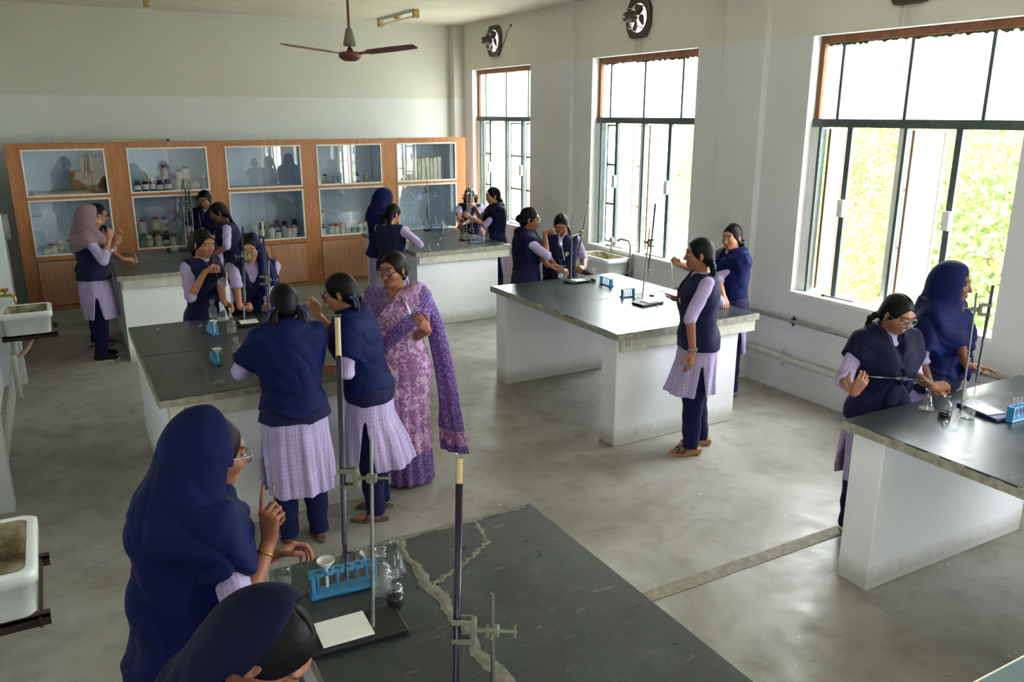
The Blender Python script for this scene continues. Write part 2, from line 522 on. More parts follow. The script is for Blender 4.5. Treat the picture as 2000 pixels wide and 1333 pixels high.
# ------------------------------------------------------------------ people: hands
HANDS = {  # curl of index, middle, ring, little; thumb (along f, towards thumb side, towards palm); spread; per-finger override of first joint
    'relax': ([.25, .32, .38, .42], (.75, .5, .35), .06),
    'flat': ([.10, .12, .14, .2], (.7, .65, .15), .10),
    'open': ([.05, .12, .20, .30], (.35, .9, .1), .26),
    'pinch': ([.62, .66, .72, .8], (.8, .12, .75), .03),
    'grip': ([.78, .82, .85, .9], (.7, .25, .75), .02),
    'fist': ([1.0, 1.0, 1.0, 1.0], (.75, -.1, .7), .0),
    'point': ([.03, .80, .92, 1.0], (.85, .1, .55), .02),
    'cup': ([.45, .48, .5, .52], (.75, .55, .5), .04),
}
def hand_prims(W, f, n, left, pose, s=1.0):
    """W wrist, f finger direction, n back-of-hand normal"""
    f = nrm(f); n = nrm(np.asarray(n) - f * (np.asarray(n) @ f)); t = np.cross(n, f) * (-1 if left else 1)
    curls, th, spread = HANDS[pose]
    P = lambda a, b, c: W + s * (f * a + t * b + n * c)
    out = []
    kn = [(.082, .027, .004), (.086, .009, .006), (.082, -.009, .004), (.074, -.025, .0)]
    bs = [(.012, .013, 0), (.012, .004, 0), (.012, -.006, 0), (.012, -.013, -.001)]
    for a, b in zip(bs, kn): out.append((Cone(P(*a), P(*b), .0135 * s, .0100 * s), .012 * s))
    out.append((Ell(P(.045, .004, -.006), (.036 * s, .030 * s, .013 * s), np.stack([f, t, n], 1)), .012 * s))
    out.append((Ell(P(.034, .022, -.010), (.026 * s, .013 * s, .012 * s), np.stack([f, t, n], 1)), .012 * s))
    L = [(.040, .025, .020), (.044, .028, .021), (.041, .026, .020), (.032, .020, .018)]
    for i in range(4):
        p = P(*kn[i]); c = curls[i]; ang = 0.0; sp = (1.5 - i) * spread
        base = nrm(f * math.cos(sp) + t * math.sin(sp)); r = (.0086, .0088, .0084, .0074)[i] * s
        for j, (ln, mx) in enumerate(zip(L[i], (75, 95, 60))):
            ang += math.radians(mx) * c
            d = base * math.cos(ang) - n * math.sin(ang); q = p + d * ln * s
            out.append((Cone(p, q, r * (1 - .10 * j), r * (.90 - .10 * j)), .0035 * s)); p = q
    p = P(.018, .020, -.006); d0 = nrm(f * th[0] * .7 + t * (th[1] + .35) - n * th[2] * .7); d1 = nrm(f * th[0] + t * th[1] - n * th[2]); d2 = nrm(f * (th[0] + .25) + t * (th[1] - .45) - n * th[2])
    for d, ln, r0, r1 in ((d0, .040, .0135, .0112), (d1, .033, .0108, .0098), (d2, .026, .0096, .0075)):
        q = p + d * ln * s; out.append((Cone(p, q, r0 * s, r1 * s), .005 * s)); p = q
    return out, P(.080, .006, -.036)

# ------------------------------------------------------------------ people: one builder
PEOPLE = {}
TORSO = [(.72, .105, .160, .0), (.80, .120, .172, -.012), (.88, .110, .160, -.008), (.97, .088, .124, .0), (1.05, .094, .130, .006),
         (1.13, .110, .142, .014), (1.20, .106, .148, .010), (1.26, .088, .148, 0.0), (1.31, .066, .118, -.012), (1.345, .050, .062, -.014)]

def person(key, label, loc, yaw, h=1.55, lean=0, side=0, twist=0, head=(0, 0, 0), fat=1.0, skin='b', L=None, R=None, hair='braid', scarf=None, scarf_mat=None,
           glasses=None, vox=.008, sleeve=.25, hem=.42, vest_hem=.80, feet='slipper', bow=True, lanyard=False, badge=False, outfit='uniform', smile=.0, foot_y=.09, eyes=True,
           face_front=.0, extras=(), neckopen=True, waist_tie=False, step=(0, 0), watch=None, bangle=None, cape_hem=.86, cape_v=.35, arm_cov=.62, flare=0.0, hood_cut=None, flare_dir=1.0, cape_x=0.0):
    s = h / 1.58
    yr = math.radians(yaw); Rw = rz(yr); org = np.array([loc[0], loc[1], 0.0])
    root = thing('person', label, 'person', (loc[0], loc[1], 0), yr)
    if outfit == 'uniform': root['group'] = 'girls at the benches'
    tl = lambda p: Rw.T @ (np.asarray(p, float) - org)          # world -> body space
    td = lambda d: Rw.T @ np.asarray(d, float)
    th_, ph_ = math.radians(lean), math.radians(side)
    pel = np.array([0, 0, .86 * s]); Ru = ry(th_) @ rx(ph_); tw = math.radians(twist)
    def up(p):
        p = np.asarray(p, float) * s
        if p[2] > .86 * s:
            k = min(1.0, (p[2] / s - .86) / .3); return pel + Ru @ (rz(tw * k) @ (p - pel))
        return p
    rows = []
    for (z, a, b, cx) in TORSO:
        c = up((cx, 0, z)); k = np.clip((z - .86) / .3, 0, 1)
        rows.append((c[2], c[0], c[1], a * s * fat, b * s * (1 + (fat - 1) * .8), tw * k))
    torso = rows
    sh = {sd: up((-.008, sg * .158 * (1 + (fat - 1) * .5), 1.285)) for sd, sg in (('L', 1), ('R', -1))}
    arms = {}
    for sd, sg, spec in (('L', 1, L), ('R', -1, R)):
        S = sh[sd]; lu, lf = .265 * s, .235 * s
        spec = dict(spec or {})
        if 'w' in spec: w = tl(spec['w'])
        else: w = S + np.array([.06, sg * .05, -.47]) * s
        d = w - S; dist = np.linalg.norm(d)
        if dist > (lu + lf) * .995: w = S + d / dist * (lu + lf) * .995; print('REACH', key, sd, round(dist - (lu + lf), 3)); d = w - S; dist = np.linalg.norm(d)
        hint = nrm(td(spec['e']) if 'e' in spec else np.array([-.45, sg * .30, -.8]))
        u = d / dist; a = (lu * lu - lf * lf + dist * dist) / (2 * dist); hh = math.sqrt(max(0, lu * lu - a * a))
        E = S + u * a + nrm(hint - u * (hint @ u)) * hh
        f = td(spec['f']) if 'f' in spec else (w - E)
        n = td(spec['n']) if 'n' in spec else np.array([0.2, sg * 1.0, .15])
        arms[sd] = dict(S=S, E=E, W=w, f=nrm(f), n=n, pose=spec.get('p', 'relax'))
    nb = up((-.012, 0, 1.335)); ht = up((.006, 0, 1.385))
    hy, hp, hr = [math.radians(a) for a in head]
    Rh = rz(hy) @ ry(hp) @ rx(hr)
    H = lambda p: hc + Rh @ (np.asarray(p, float) * s)
    hc = ht + Rh @ (np.array([.014, 0, .082]) * s)
    HE = lambda c, r, R=None: Ell(H(c), np.asarray(r, float) * s, Rh if R is None else Rh @ R)
    HC = lambda a, b, ra, rb=None: Cone(H(a), H(b), ra * s, (ra if rb is None else rb) * s)

    # ---- body mesh: trunk and legs (coarse), head (fine), forearms with hands (fine)
    parts = []
    fx = [step[0] * s, step[1] * s]
    legs = []
    for sg, dx in ((1, step[0]), (-1, step[1])):
        hip = np.array([-.01, sg * .082, .80]) * s; an = np.array([-.03 + dx, sg * foot_y, .075]) * s
        kn_ = (hip + an) / 2 + np.array([.018, 0, .01]) * s; legs.append((hip, kn_, an, sg, dx))
    g = Grid([-.34 * s - abs(th_) * .3, -.4 * s, 0], [.34 * s + max(0, math.sin(th_)) * .6, .4 * s, 1.36 * s], .017)
    g.add(Loft(torso))
    for hip, kn_, an, sg, dx in legs:
        g.add(Cone(hip, kn_, .078 * s, .052 * s), .03); g.add(Cone(kn_, an, .050 * s, .032 * s), .02)
        g.add(Cone(an + np.array([0, 0, -.035]) * s, an + np.array([.13, sg * .012, -.055]) * s, .030 * s, .020 * s), .02)
    for sd in 'LR': g.add(Cone(arms[sd]['S'], arms[sd]['E'], .044 * s, .034 * s), .03)
    g.add(Cone(nb, ht, .046 * s, .042 * s), .02)
    parts.append(g.surf())
    hv = max(.0038, min(.0056, vox * .5))
    g = Grid(hc - .175 * s, hc + np.array([.15, .15, .15]) * s, hv)
    g.add(Cone(nb, ht + Rh @ np.array([-.01, 0, .03]) * s, .046 * s, .042 * s))
    g.add(HE((-.014, 0, .022), (.090, .071, .088)), .015)
    g.add(HE((.028, 0, -.030), (.058, .054, .076)), .03)
    g.add(HE((.055, 0, -.080), (.024, .026, .022)), .025)
    for sg in (1, -1):
        g.add(HE((.052, sg * .036, -.022), (.030, .022, .024)), .02)
        g.sub(HE((.092, sg * .031, .010), (.016, .017, .011)), .014)
        g.add(HE((.0735, sg * .031, .0125), (.0128, .0150, .0100)), .004)
        g.add(HE((-.008, sg * .072, -.004), (.017, .0085, .029), rz(sg * .35)), .006)
        g.sub(HE((-.001, sg * .082, -.002), (.008, .005, .015)), .006)
        g.add(HE((.083, sg * .009, -.033), (.010, .009, .008)), .006)
    g.add(HE((.070, 0, .036), (.018, .052, .012)), .02)
    g.add(HC((.082, 0, .014), (.101, 0, -.026), .0075, .0105), .012)
    g.add(HE((.080, 0, -.054), (.014, .0225 + .004 * smile, .0058)), .006)
    g.add(HE((.079, 0, -.0645), (.013, .0195 + .004 * smile, .0062)), .006)
    g.sub(HE((.094, 0, -.0592), (.010, .021 + .004 * smile, .0022)), .003)
    parts.append(g.surf()); nh0 = len(parts[0][0]); nh1 = nh0 + len(parts[1][0])
    grips = {}
    for sd in 'LR':
        a = arms[sd]; pr, gp = hand_prims(a['W'], a['f'], a['n'], sd == 'L', a['pose'], s * .98); grips[sd] = gp
        fl = .75 if sleeve < .7 else .4
        st = a['W'] + (a['E'] - a['W']) * min(1.0, fl + .2)
        cs = [(Cone(a['E'], a['W'], .036 * s, .0225 * s), 0)] + pr
        lo = np.min([p.lo for p, k in cs], 0); hi = np.max([p.hi for p, k in cs], 0)
        g = Grid(lo, hi, max(.0035, min(.0046, vox * .45)))
        for p, k in cs: g.add(p, k)
        parts.append(g.surf())
    V = np.concatenate([p[0] for p in parts]); lip = np.zeros(len(V)); brow = np.zeros(len(V))
    q = ((V[nh0:nh1] - hc) / s) @ Rh
    lip[nh0:nh1] = (np.abs(q[:, 2] + .059) < .0125 * (1 - (np.abs(q[:, 1]) / .027) ** 2).clip(0)) & (q[:, 0] > .05)
    by = np.abs(q[:, 1]); brow[nh0:nh1] = np.clip(1.6 - np.abs(q[:, 2] - (.0335 + .004 * np.sin((by - .012) * 70))) / .0032, 0, 1) * ((by > .011) & (by < .052) & (q[:, 0] > .03))
    lash = np.clip(1.5 - np.abs(q[:, 2] - .0085 - (.031 - by) ** 2 * 6) / .0022, 0, 1) * ((np.abs(by - .031) < .0165) & (q[:, 0] > .05))
    brow[nh0:nh1] = np.maximum(brow[nh0:nh1], lash * .9)
    sdf_obj('body', parts, SKIN[skin], root, {'lip': lip, 'brow': brow})
    if eyes:
        for sg in (1, -1):
            e = MB().lathe([(0.0001, -.0108), (.006, -.009), (.0100, -.004), (.0108, 0), (.0100, .004), (.006, .009), (.0001, .0108)], 14)
            o = e.build('eye', EYE_M, root)
            o.location = H((.0772, sg * .031, .0060)); o.rotation_euler = Matrix(Rh.tolist()).to_euler(); o.scale = (s, s * 1.15, s * .62)

    # ---- hair
    hg = Grid(hc - np.array([.20, .19, .19 if hair not in ('braid_front', 'braid_back', 'pony', 'twin', 'braid_front_r', 'braid_side_r') else .47]) * s, hc + np.array([.19, .19, .19]) * s, max(.0045, vox * .7))
    hg.add(HE((-.014, 0, .024), (.0985, .0785, .0975)))
    hg.add(HE((-.045, 0, -.035), (.060, .068, .060)), .03)
    hg.sub(HE((.090, 0, -.032), (.076, .071, .106)), .008)
    hg.sub(HE((.025, 0, -.085), (.070, .100, .065)), .015)
    hg.sub(HE((.035, 0, .122), (.080, .0040, .020)), .003)
    def chain(pts, r0, r1, n, plait=True):
        pts = [np.asarray(p, float) for p in pts]; seg = [np.linalg.norm(pts[i + 1] - pts[i]) for i in range(len(pts) - 1)]; tot = sum(seg)
        for k in range(n):
            t = k / max(1, n - 1) * tot; i = 0
            while i < len(seg) - 1 and t > seg[i]: t -= seg[i]; i += 1
            d = nrm(pts[i + 1] - pts[i]); p = pts[i] + d * t; r = r0 + (r1 - r0) * k / max(1, n - 1)
            sd_ = nrm(np.cross(d, [0.3, .9, .1]))
            off = sd_ * r * .42 * (1 if k % 2 else -1) if plait else 0
            fr = np.stack([d, sd_, np.cross(d, sd_)], 1)
            hg.add(Ell(p + off, (r * 1.15, r * .80, r * .85), fr), .004 if plait else r * .6)
    nape = H((-.085, 0, -.045)); bows = []
    if hair == 'bun': hg.add(HE((-.112, 0, -.012), (.036, .042, .040)), .01)
    elif hair == 'pony':
        chain([H((-.095, 0, .01)), H((-.135, 0, -.02)), H((-.125, .01, -.11)), H((-.105, .02, -.19))], .030 * s, .016 * s, 16, False); bows = [H((-.112, 0, .018))]
    elif hair == 'braid_back':
        chain([nape, H((-.115, 0, -.10)), up((-.135, .01, 1.16)), up((-.125, .01, 1.02))], .025 * s, .013 * s, 22)
    elif hair == 'braid_front':
        chain([H((-.075, .045, -.05)), H((-.05, .085, -.10)), up((.06, .11, 1.28)), up((.12, .09, 1.14)), up((.125, .085, 1.06))], .021 * s, .012 * s, 24)
        bows = [H((-.07, .062, -.055))]
    elif hair == 'braid_front_r':
        chain([H((-.075, -.045, -.05)), H((-.05, -.085, -.10)), up((.06, -.11, 1.28)), up((.12, -.09, 1.14)), up((.125, -.085, 1.06))], .021 * s, .012 * s, 24)
        bows = [H((-.07, -.062, -.055))]
    elif hair == 'braid_side_r':
        chain([H((-.080, -.035, -.045)), H((-.105, -.065, -.10)), up((-.10, -.10, 1.26)), up((-.125, -.10, 1.14))], .021 * s, .012 * s, 20)
    elif hair == 'loops':
        for sg in (1, -1):
            chain([H((-.070, sg * .050, -.035)), H((-.085, sg * .085, -.075)), H((-.080, sg * .092, -.135)), H((-.085, sg * .070, -.145)), H((-.085, sg * .066, -.07))], .019 * s, .016 * s, 20)
            bows.append(H((-.082, sg * .088, -.048)))
    elif hair == 'twin':
        for sg in (1, -1):
            chain([H((-.070, sg * .050, -.035)), H((-.075, sg * .085, -.09)), up((-.03, sg * .12, 1.28)), up((.05, sg * .125, 1.20))], .020 * s, .013 * s, 18)
            bows.append(H((-.075, sg * .082, -.060)))
    hm = hg.surf(); sdf_obj('hair', [hm], HAIR, root)
    if bow:
        for b in bows:
            m = MB()
            for sg in (1, -1):
                for (dz, ln) in ((.022, .034), (-.030, .050)):
                    Rb = Rh @ rx(sg * (1.0 if dz > 0 else .35)) @ rz(.5)
                    sp = MB().lathe([(0.0005, -.5), (.42, -.3), (.5, .1), (.3, .42), (.0005, .5)], 10)
                    m.add([b + Rb @ (np.array([v[0] * .016, v[1] * .020 + sg * .012, v[2] * ln + dz]) * s) for v in sp.v], sp.f, True)
            sp = MB().lathe([(0.0005, -.5), (.42, -.3), (.5, .1), (.3, .42), (.0005, .5)], 10)
            m.add([b + np.array([v[0] * .018, v[1] * .02, v[2] * .018]) * s for v in sp.v], sp.f, True)
            m.build('hair_ribbon', RIB, root)

    armz = lambda t: None
    def sleeve_prims(o, tf, ru=.047, rf=.043):
        out = []
        for sd in 'LR':
            a = arms[sd]; out.append((Cone(a['S'], a['E'], (ru + o) * s, (ru - .006 + o) * s), .025 * s))
            if tf > 0:
                e = a['E'] + (a['W'] - a['E']) * tf; d = nrm(a['W'] - a['E'])
                c = Cone(a['E'], e, (ru - .006 + o) * s, (rf + o) * s); ee = e - d * .012 * s
                out.append((Fn(lambda X, Y, Z, c=c, ee=ee, d=d: np.maximum(c(X, Y, Z), (X - f32(ee[0])) * f32(d[0]) + (Y - f32(ee[1])) * f32(d[1]) + (Z - f32(ee[2])) * f32(d[2])), c.lo, c.hi), .006 * s))
        return out
    wmin = np.min([np.minimum(np.minimum(arms[k]['S'], arms[k]['E']), arms[k]['W']) for k in 'LR'], 0); wmax = np.max([np.maximum(np.maximum(arms[k]['S'], arms[k]['E']), arms[k]['W']) for k in 'LR'], 0)
    def pat_of(Vv):
        """cloth coordinates: around and along trunk or sleeve"""
        z = Vv[:, 2]; T = np.asarray(torso); T = T[np.argsort(T[:, 0])]
        cx = np.interp(z, T[:, 0], T[:, 1]); cy = np.interp(z, T[:, 0], T[:, 2])
        u = np.arctan2(Vv[:, 1] - cy, Vv[:, 0] - cx) * .17; P = np.stack([u, z, np.zeros_like(z)], 1); best = np.full(len(Vv), .052 * s)
        for sd in 'LR':
            for A, B in ((arms[sd]['S'], arms[sd]['E']), (arms[sd]['E'], arms[sd]['W'])):
                d = B - A; t = ((Vv - A) @ d / (d @ d)).clip(0.02, 1); q = Vv - A - t[:, None] * d; r = np.linalg.norm(q, axis=1)
                ax = nrm(d); e1 = nrm(np.cross(ax, [.2, .3, .9])); e2 = np.cross(ax, e1)
                k = r < best; best = np.where(k, r, best)
                P[k] = np.stack([np.arctan2(q @ e2, q @ e1) * .052, t * np.linalg.norm(d) + (0 if A is arms[sd]['S'] else lu), np.zeros(len(t))], 1)[k]
        return P
    seed = sum(ord(c) for c in key) * .37

    if outfit == 'uniform':
        # ---- trousers
        g = Grid([-.24 * s - .05, -.28 * s, 0.03], [.28 * s + .1, .28 * s, .92 * s], vox * 1.5)
        for hip, kn_, an, sg, dx in legs:
            e = an + np.array([0, 0, -.022]) * s
            g.add(Cone(hip, kn_, .092 * s, .078 * s), .015); g.add(Cone(kn_, e, .078 * s, .058 * s), .015)
        g.cut(lambda X, Y, Z: f32(.052 * s) - Z + 0 * X + 0 * Y)
        g.disp(lambda X, Y, Z:   .003 * np.sin(Z * 46 + 2.0 * np.sin(Y * 30 + seed) + X * 18) * np.clip(1.2 - Z / (.75 * s), .25, 1) + .004 * wob(X, Y, Z, 14, seed))
        sdf_obj('trousers', [g.surf()], NAVY, root)
        # ---- tunic with slits and sleeves
        hz = hem * s
        def fold(a, z, u, v):
            k = np.clip((.92 * s - z) / (.5 * s), 0, 1)
            return (k * (.010 * np.sin(7 * a + seed) + .007 * np.sin(13 * a + 1.7 * seed + z * 3) + .004 * np.sin(23 * a + z * 7))).astype(f32)
        sk = [(hz - .01, .02 + flare * flare_dir, 0, (.165 + flare) * s, .222 * s, 0), (.55 * s, .012 + flare * .6 * flare_dir, 0, (.155 + flare * .5) * s, .212 * s, 0), (.70 * s, 0, 0, .145 * s * fat, .198 * s * fat, 0), (.82 * s, -.008, 0, .138 * s * fat, .188 * s * fat, 0), (.93 * s, -.004, 0, .112 * s * fat, .15 * s * fat, 0), (1.0 * s, torso[3][1], torso[3][2], .098 * s * fat, .132 * s * fat, 0)]
        lo = np.minimum([-.30 * s, -.32 * s, hz - .02], wmin - .08); hi = np.maximum([.32 * s + flare * 2, .32 * s, 1.37 * s], wmax + .08)
        g = Grid([lo[0], lo[1], hz - .02], [hi[0], hi[1], max(hi[2], 1.37 * s)], vox * 1.22)
        g.add(Loft(sk, 0, hz, 1.0 * s, fold))
        th = max(.028, 3.0 * vox)
        g.sub(Loft(sk, -th, hz - .2, .72 * s, fold))
        for sg in (1, -1):
            g.sub(Fn(lambda X, Y, Z, sg=sg: np.maximum(np.maximum(np.abs(X + .005) - (.006 + (.70 * s - Z) * .16), Z - f32(.70 * s)), .09 * s - sg * Y), [-.3, min(sg * .08, sg * .4), hz - .1], [.3, max(sg * .08, sg * .4), .71 * s]), .004)
        g.add(Loft(torso, .016 * s, torso[3][0] - .05 * s if lean < 20 else None), .03 * s)
        for p, k in sleeve_prims(0.004, sleeve): g.add(p, k)
        g.disp(lambda X, Y, Z: np.clip((Z - .8 * s) * 5, 0, 1) * (.0035 * wob(X, Y, Z, 20, seed) + .003 * np.sin(Z * 60 + Y * 40 * np.sin(X * 9 + seed))))
        m = g.surf(); sdf_obj('tunic', [m], LAV, root, {'pat': pat_of(m[0])})
        # ---- vest
        g = Grid([-.30 * s - abs(math.sin(th_)) * .1, -.32 * s, vest_hem * s - .03], [.30 * s + max(0, math.sin(th_)) * .6, .32 * s, 1.38 * s], vox * 1.4)
        vt = [(vest_hem * s - .02, torso[1][1] + .0, 0, .156 * s * fat, .210 * s * fat, 0), (.84 * s, torso[1][1] * .7, 0, .152 * s * fat, .202 * s * fat, 0)] + [(z, cx, cy, max(a + .041 * s, .136 * s * fat * (.98 if z < .91 * s else .9)), max(b + .034 * s, (.186 if z < .91 * s else .160) * s * fat), r) for (z, cx, cy, a, b, r) in torso[2:4]] + [(z, cx, cy, a + .041 * s, b + .034 * s, r) for (z, cx, cy, a, b, r) in torso[4:]]
        g.add(Loft(vt, 0, vest_hem * s))
        for sd in 'LR': g.add(Ell(arms[sd]['S'] + np.array([0, -.022 if sd == 'L' else .022, .006]) * s, (.060 * s, .052 * s, .058 * s)), .03 * s)
        if neckopen:
            g.sub(Cone(up((.10, 0, 1.37)), up((.195 * fat, 0, 1.13)), .060 * s, .014 * s), .006)
            g.sub(Cone(up((-.02, 0, 1.40)), up((.09, 0, 1.36)), .055 * s, .055 * s), .008)
        g.disp(lambda X, Y, Z: .004 * wob(X, Y, Z, 15, seed) + .0035 * np.sin(Z * 38 + X * 22 + 2 * np.sin(Y * 14 + seed)))
        m = g.surf(); sdf_obj('vest', [m], VEST, root)
        if badge or lanyard:
            dx = .130 * fat
            if badge:
                b = MB().lathe([(.0001, -.002), (.021, -.002), (.021, .002), (.0001, .003)], 20).build('badge', BADGE, root)
                pt_ = up((dx + .018, .075, 1.155)); b.location = pt_
                b.data.transform(Matrix.Rotation(PI / 2, 4, 'Y')); b.rotation_euler = (0, th_, .55); b.scale = (s * 1.25,) * 3
            if lanyard:
                pts = [up((-.045, .062, 1.345)), up((.075, .060, 1.285)), up((.150 * fat, .035, 1.17)), up((.160 * fat, .012, 1.04)), up((.158 * fat, .012, .985))]
                pts2 = [up((-.045, -.062, 1.345)), up((.075, -.060, 1.285)), up((.150 * fat, -.02, 1.17)), up((.160 * fat, .008, 1.04))]
                m = MB()
                for pp in (pts, pts2): m.tube(pp, .0058 * s, 6)
                m.build('lanyard', RIB, root)
                c = up((.166 * fat, .012, .945)); MB().rbox(c, (.006, .052 * s, .080 * s), (Ru @ rz(.1)).tolist(), .002).build('identity_card', CARD, root)
    elif outfit == 'sari':
        hz = .02
        def fold(a, z, u, v):
            k = np.clip((.95 * s - z) / (.8 * s), 0, 1); fr = np.exp(-((a - .25) / .7) ** 2)
            return (k * ((.006 + .012 * fr) * np.sin(17 * a + z * 2.2) + .006 * np.sin(7 * a + 1) )).astype(f32)
        sk = [(hz - .01, .035, 0, .195 * s, .235 * s, 0), (.3 * s, .025, 0, .175 * s, .215 * s, 0), (.6 * s, .012, 0, .170 * s, .205 * s, 0), (.80 * s, -.005, 0, .165 * s * fat, .205 * s * fat, 0), (.93 * s, 0, 0, .135 * s * fat, .165 * s * fat, 0), (1.0 * s, torso[3][1], 0, .118 * s * fat, .150 * s * fat, 0)]
        g = Grid([-.34, -.42, 0], [.40, .42, 1.40], vox)
        g.add(Loft(sk, 0, hz, 1.0 * s, fold))
        g.disp(lambda X, Y, Z: .004 * np.sin(Z * 30 - Y * 26 + 2 * np.sin(X * 9)) * np.clip((Z - .5) * 2, .1, 1))
        # drape over the chest to the left shoulder
        dr = Loft([(z, cx, cy, a + .036 * s, b + .030 * s, r) for (z, cx, cy, a, b, r) in torso[1:]], 0, .84 * s, 1.35 * s)
        def diag(X, Y, Z):   # above/right of the sari edge line on the chest
            e = (Z - f32(1.24 * s)) - (Y + f32(.02)) * 1.35     # upper edge across chest
            return e + 0 * X
        g.add(Fn(lambda X, Y, Z: np.maximum(dr(X, Y, Z) + .004 * np.sin(55 * (Z - Y * .9)), diag(X, Y, Z) * .6), dr.lo, dr.hi), .012)
        # over the left shoulder
        g.add(Cone(up((.075, .10, 1.29)), up((-.03, .13, 1.33)), .050 * s, .045 * s), .04)
        g.add(Cone(up((-.03, .13, 1.33)), up((-.10, .14, 1.22)), .046 * s, .05 * s), .04)
        a = arms['L']; g.add(Cone(a['S'], a['S'] + (a['E'] - a['S']) * .55, .074 * s, .078 * s), .04)
        # tail hanging behind the left arm
        tail = [(.16, -.13, .345, .032, .115, -.25), (.45, -.125, .315, .034, .100, -.25), (.8, -.115, .275, .040, .080, -.2), (1.1, -.095, .225, .05, .062, -.1), (1.28, -.06, .16, .06, .06, 0)]
        tf = lambda an, z, u, v: (.010 * np.sin(v * 75 + z * 1.5 + .5) * np.clip((1.25 - z) * 1.6, 0, 1)).astype(f32)
        tl_ = Loft([(z * s, x * s, y * s, p * s, q * s, r) for z, x, y, p, q, r in tail], 0, .17 * s, 1.28 * s, tf)
        ntr = g.surf()
        g2 = Grid([-.36, .02, .14], [.10, .54, 1.32], vox); g2.add(tl_); tr = g2.surf()
        V = np.concatenate([ntr[0], tr[0]]); band = np.zeros(len(V)); n0 = len(ntr[0]); q = V[:n0]
        low = q[:, 2] < .235 * s
        e = (q[:, 2] - 1.24 * s) - (q[:, 1] + .02) * 1.35
        e2 = (q[:, 2] - 1.02 * s) - (q[:, 1] - .0) * .95
        side_b = (np.abs(e2) < .062) & (q[:, 2] > .86 * s) & (q[:, 1] > -.2)
        ar = (q[:, 1] > .185) & (q[:, 2] > 1.0)
        band[:n0] = np.where(low | side_b | ar, 1, 0)
        t = V[n0:]; band[n0:] = np.where((t[:, 2] > .235 * s) & (t[:, 2] < .33 * s), 0, 1)
        sdf_obj('sari', [ntr, tr], SARI, root, {'band': band})
        g = Grid([-.2, -.34, .95], [.24, .34, 1.4], vox)
        g.add(Loft([(z, cx, cy, a_ + .018 * s, b_ + .016 * s, r) for (z, cx, cy, a_, b_, r) in torso[4:]], 0, 1.06 * s))
        for sd in 'LR':
            a = arms[sd]; g.add(Cone(a['S'], a['S'] + (a['E'] - a['S']) * .78, .058 * s * fat, .054 * s * fat), .03)
        g.sub(Cone(up((.06, 0, 1.40)), up((.16, 0, 1.25)), .080 * s, .03 * s), .01); g.sub(Cone(up((-.05, 0, 1.41)), up((.08, 0, 1.38)), .07 * s), .01)
        sdf_obj('blouse', [g.surf()], BLOUSE, root)
        ch = [up((.052 * math.cos(t) * 1.0 + .02 + .055 * max(0, math.cos(t)), .070 * math.sin(t), 1.352 - .085 * max(0, math.cos(t)))) for t in np.linspace(-PI, PI, 25)]
        MB().tube(ch, .0028, 6).build('gold_chain', GOLD, root)
        for sg in (1, -1):
            MB().lathe([(.0001, -.008), (.006, -.004), (.007, .002), (.0001, .008)], 10, H((-.002, sg * .084, -.036))).build('earring', GOLD, root)

    # ---- scarf
    if scarf:
        mat = scarf_mat or BLUE
        neck_pt = nb + np.array([.0, 0, .02]) * s
        lo = np.minimum([-.36 * s, -.40 * s, .6 * s], wmin - .10); hi = np.maximum([.40 * s, .40 * s, 1.75 * s], hc + .17)
        lo[2] = max(lo[2], .55 * s)
        g = Grid(lo, [max(hi[0], wmax[0] + .08), max(hi[1], wmax[1] + .08), max(hi[2], wmax[2])] if scarf != 'shawl' else [max(hi[0], wmax[0] + .08), max(hi[1], wmax[1] + .08), 1.43 * s + .02], vox)
        body = Loft([(torso[1][0], torso[1][1], torso[1][2], torso[1][3] + .060 * s, torso[1][4] + .052 * s, 0)] + [(z, cx, cy, a + .052 * s, b + .044 * s, r) for (z, cx, cy, a, b, r) in torso[3:]], 0, .6 * s)
        if scarf in ('shawl', 'hood', 'bighood', 'shorthood'):
            g.add(body)
            for sd in 'LR':
                a = arms[sd]; cov = arm_cov
                A0 = a['S'] + np.array([0, 0, .004]) * s; ad = nrm(a['E'] - a['S']); A1 = a['S'] + (a['E'] - a['S']) * (cov + .35); Ae = a['S'] + (a['E'] - a['S']) * cov
                cc = Cone(A0, A1, .058 * s, .078 * s)
                g.add(Fn(lambda X, Y, Z, cc=cc, Ae=Ae, ad=ad: np.maximum(cc(X, Y, Z), ((X - f32(Ae[0])) * f32(ad[0]) + (Y - f32(Ae[1])) * f32(ad[1]) + (Z - f32(Ae[2])) * f32(ad[2])) * .9 + .012 * np.sin(X * 30 + Y * 24)), cc.lo, cc.hi), .085 * s)
            # cowl round the neck
            if scarf == 'shawl':
                g.add(Ell(nb + np.array([-.012, 0, .012]) * s, (.098 * s, .112 * s, .052 * s), Ru), .035 * s)
                g.sub(Cone(nb + np.array([-.005, 0, -.02]) * s, ht + (ht - nb) * .9, .058 * s, .075 * s), .012)
            else:
                g.add(Cone(nb, ht, .088 * s, .09 * s), .07 * s)
                g.add(HE((-.022, 0, .016), (.112, .096, .116)), .05 * s)
                if scarf == 'hood': g.add(Cone(H((-.028, 0, -.02)), up((-.03, 0, 1.28)), .098 * s, .128 * s), .05 * s)
                if scarf == 'bighood':
                    g.add(Cone(H((-.035, 0, .0)), up((-.045, 0, 1.27)), .110 * s, .145 * s), .06 * s); g.add(Cone(up((-.04, 0, 1.27)), up((-.07, .01, .98)), .130 * s, .115 * s), .06 * s)
                    g.add(HE((-.03, 0, .05), (.075, .055, .078)), .05 * s)
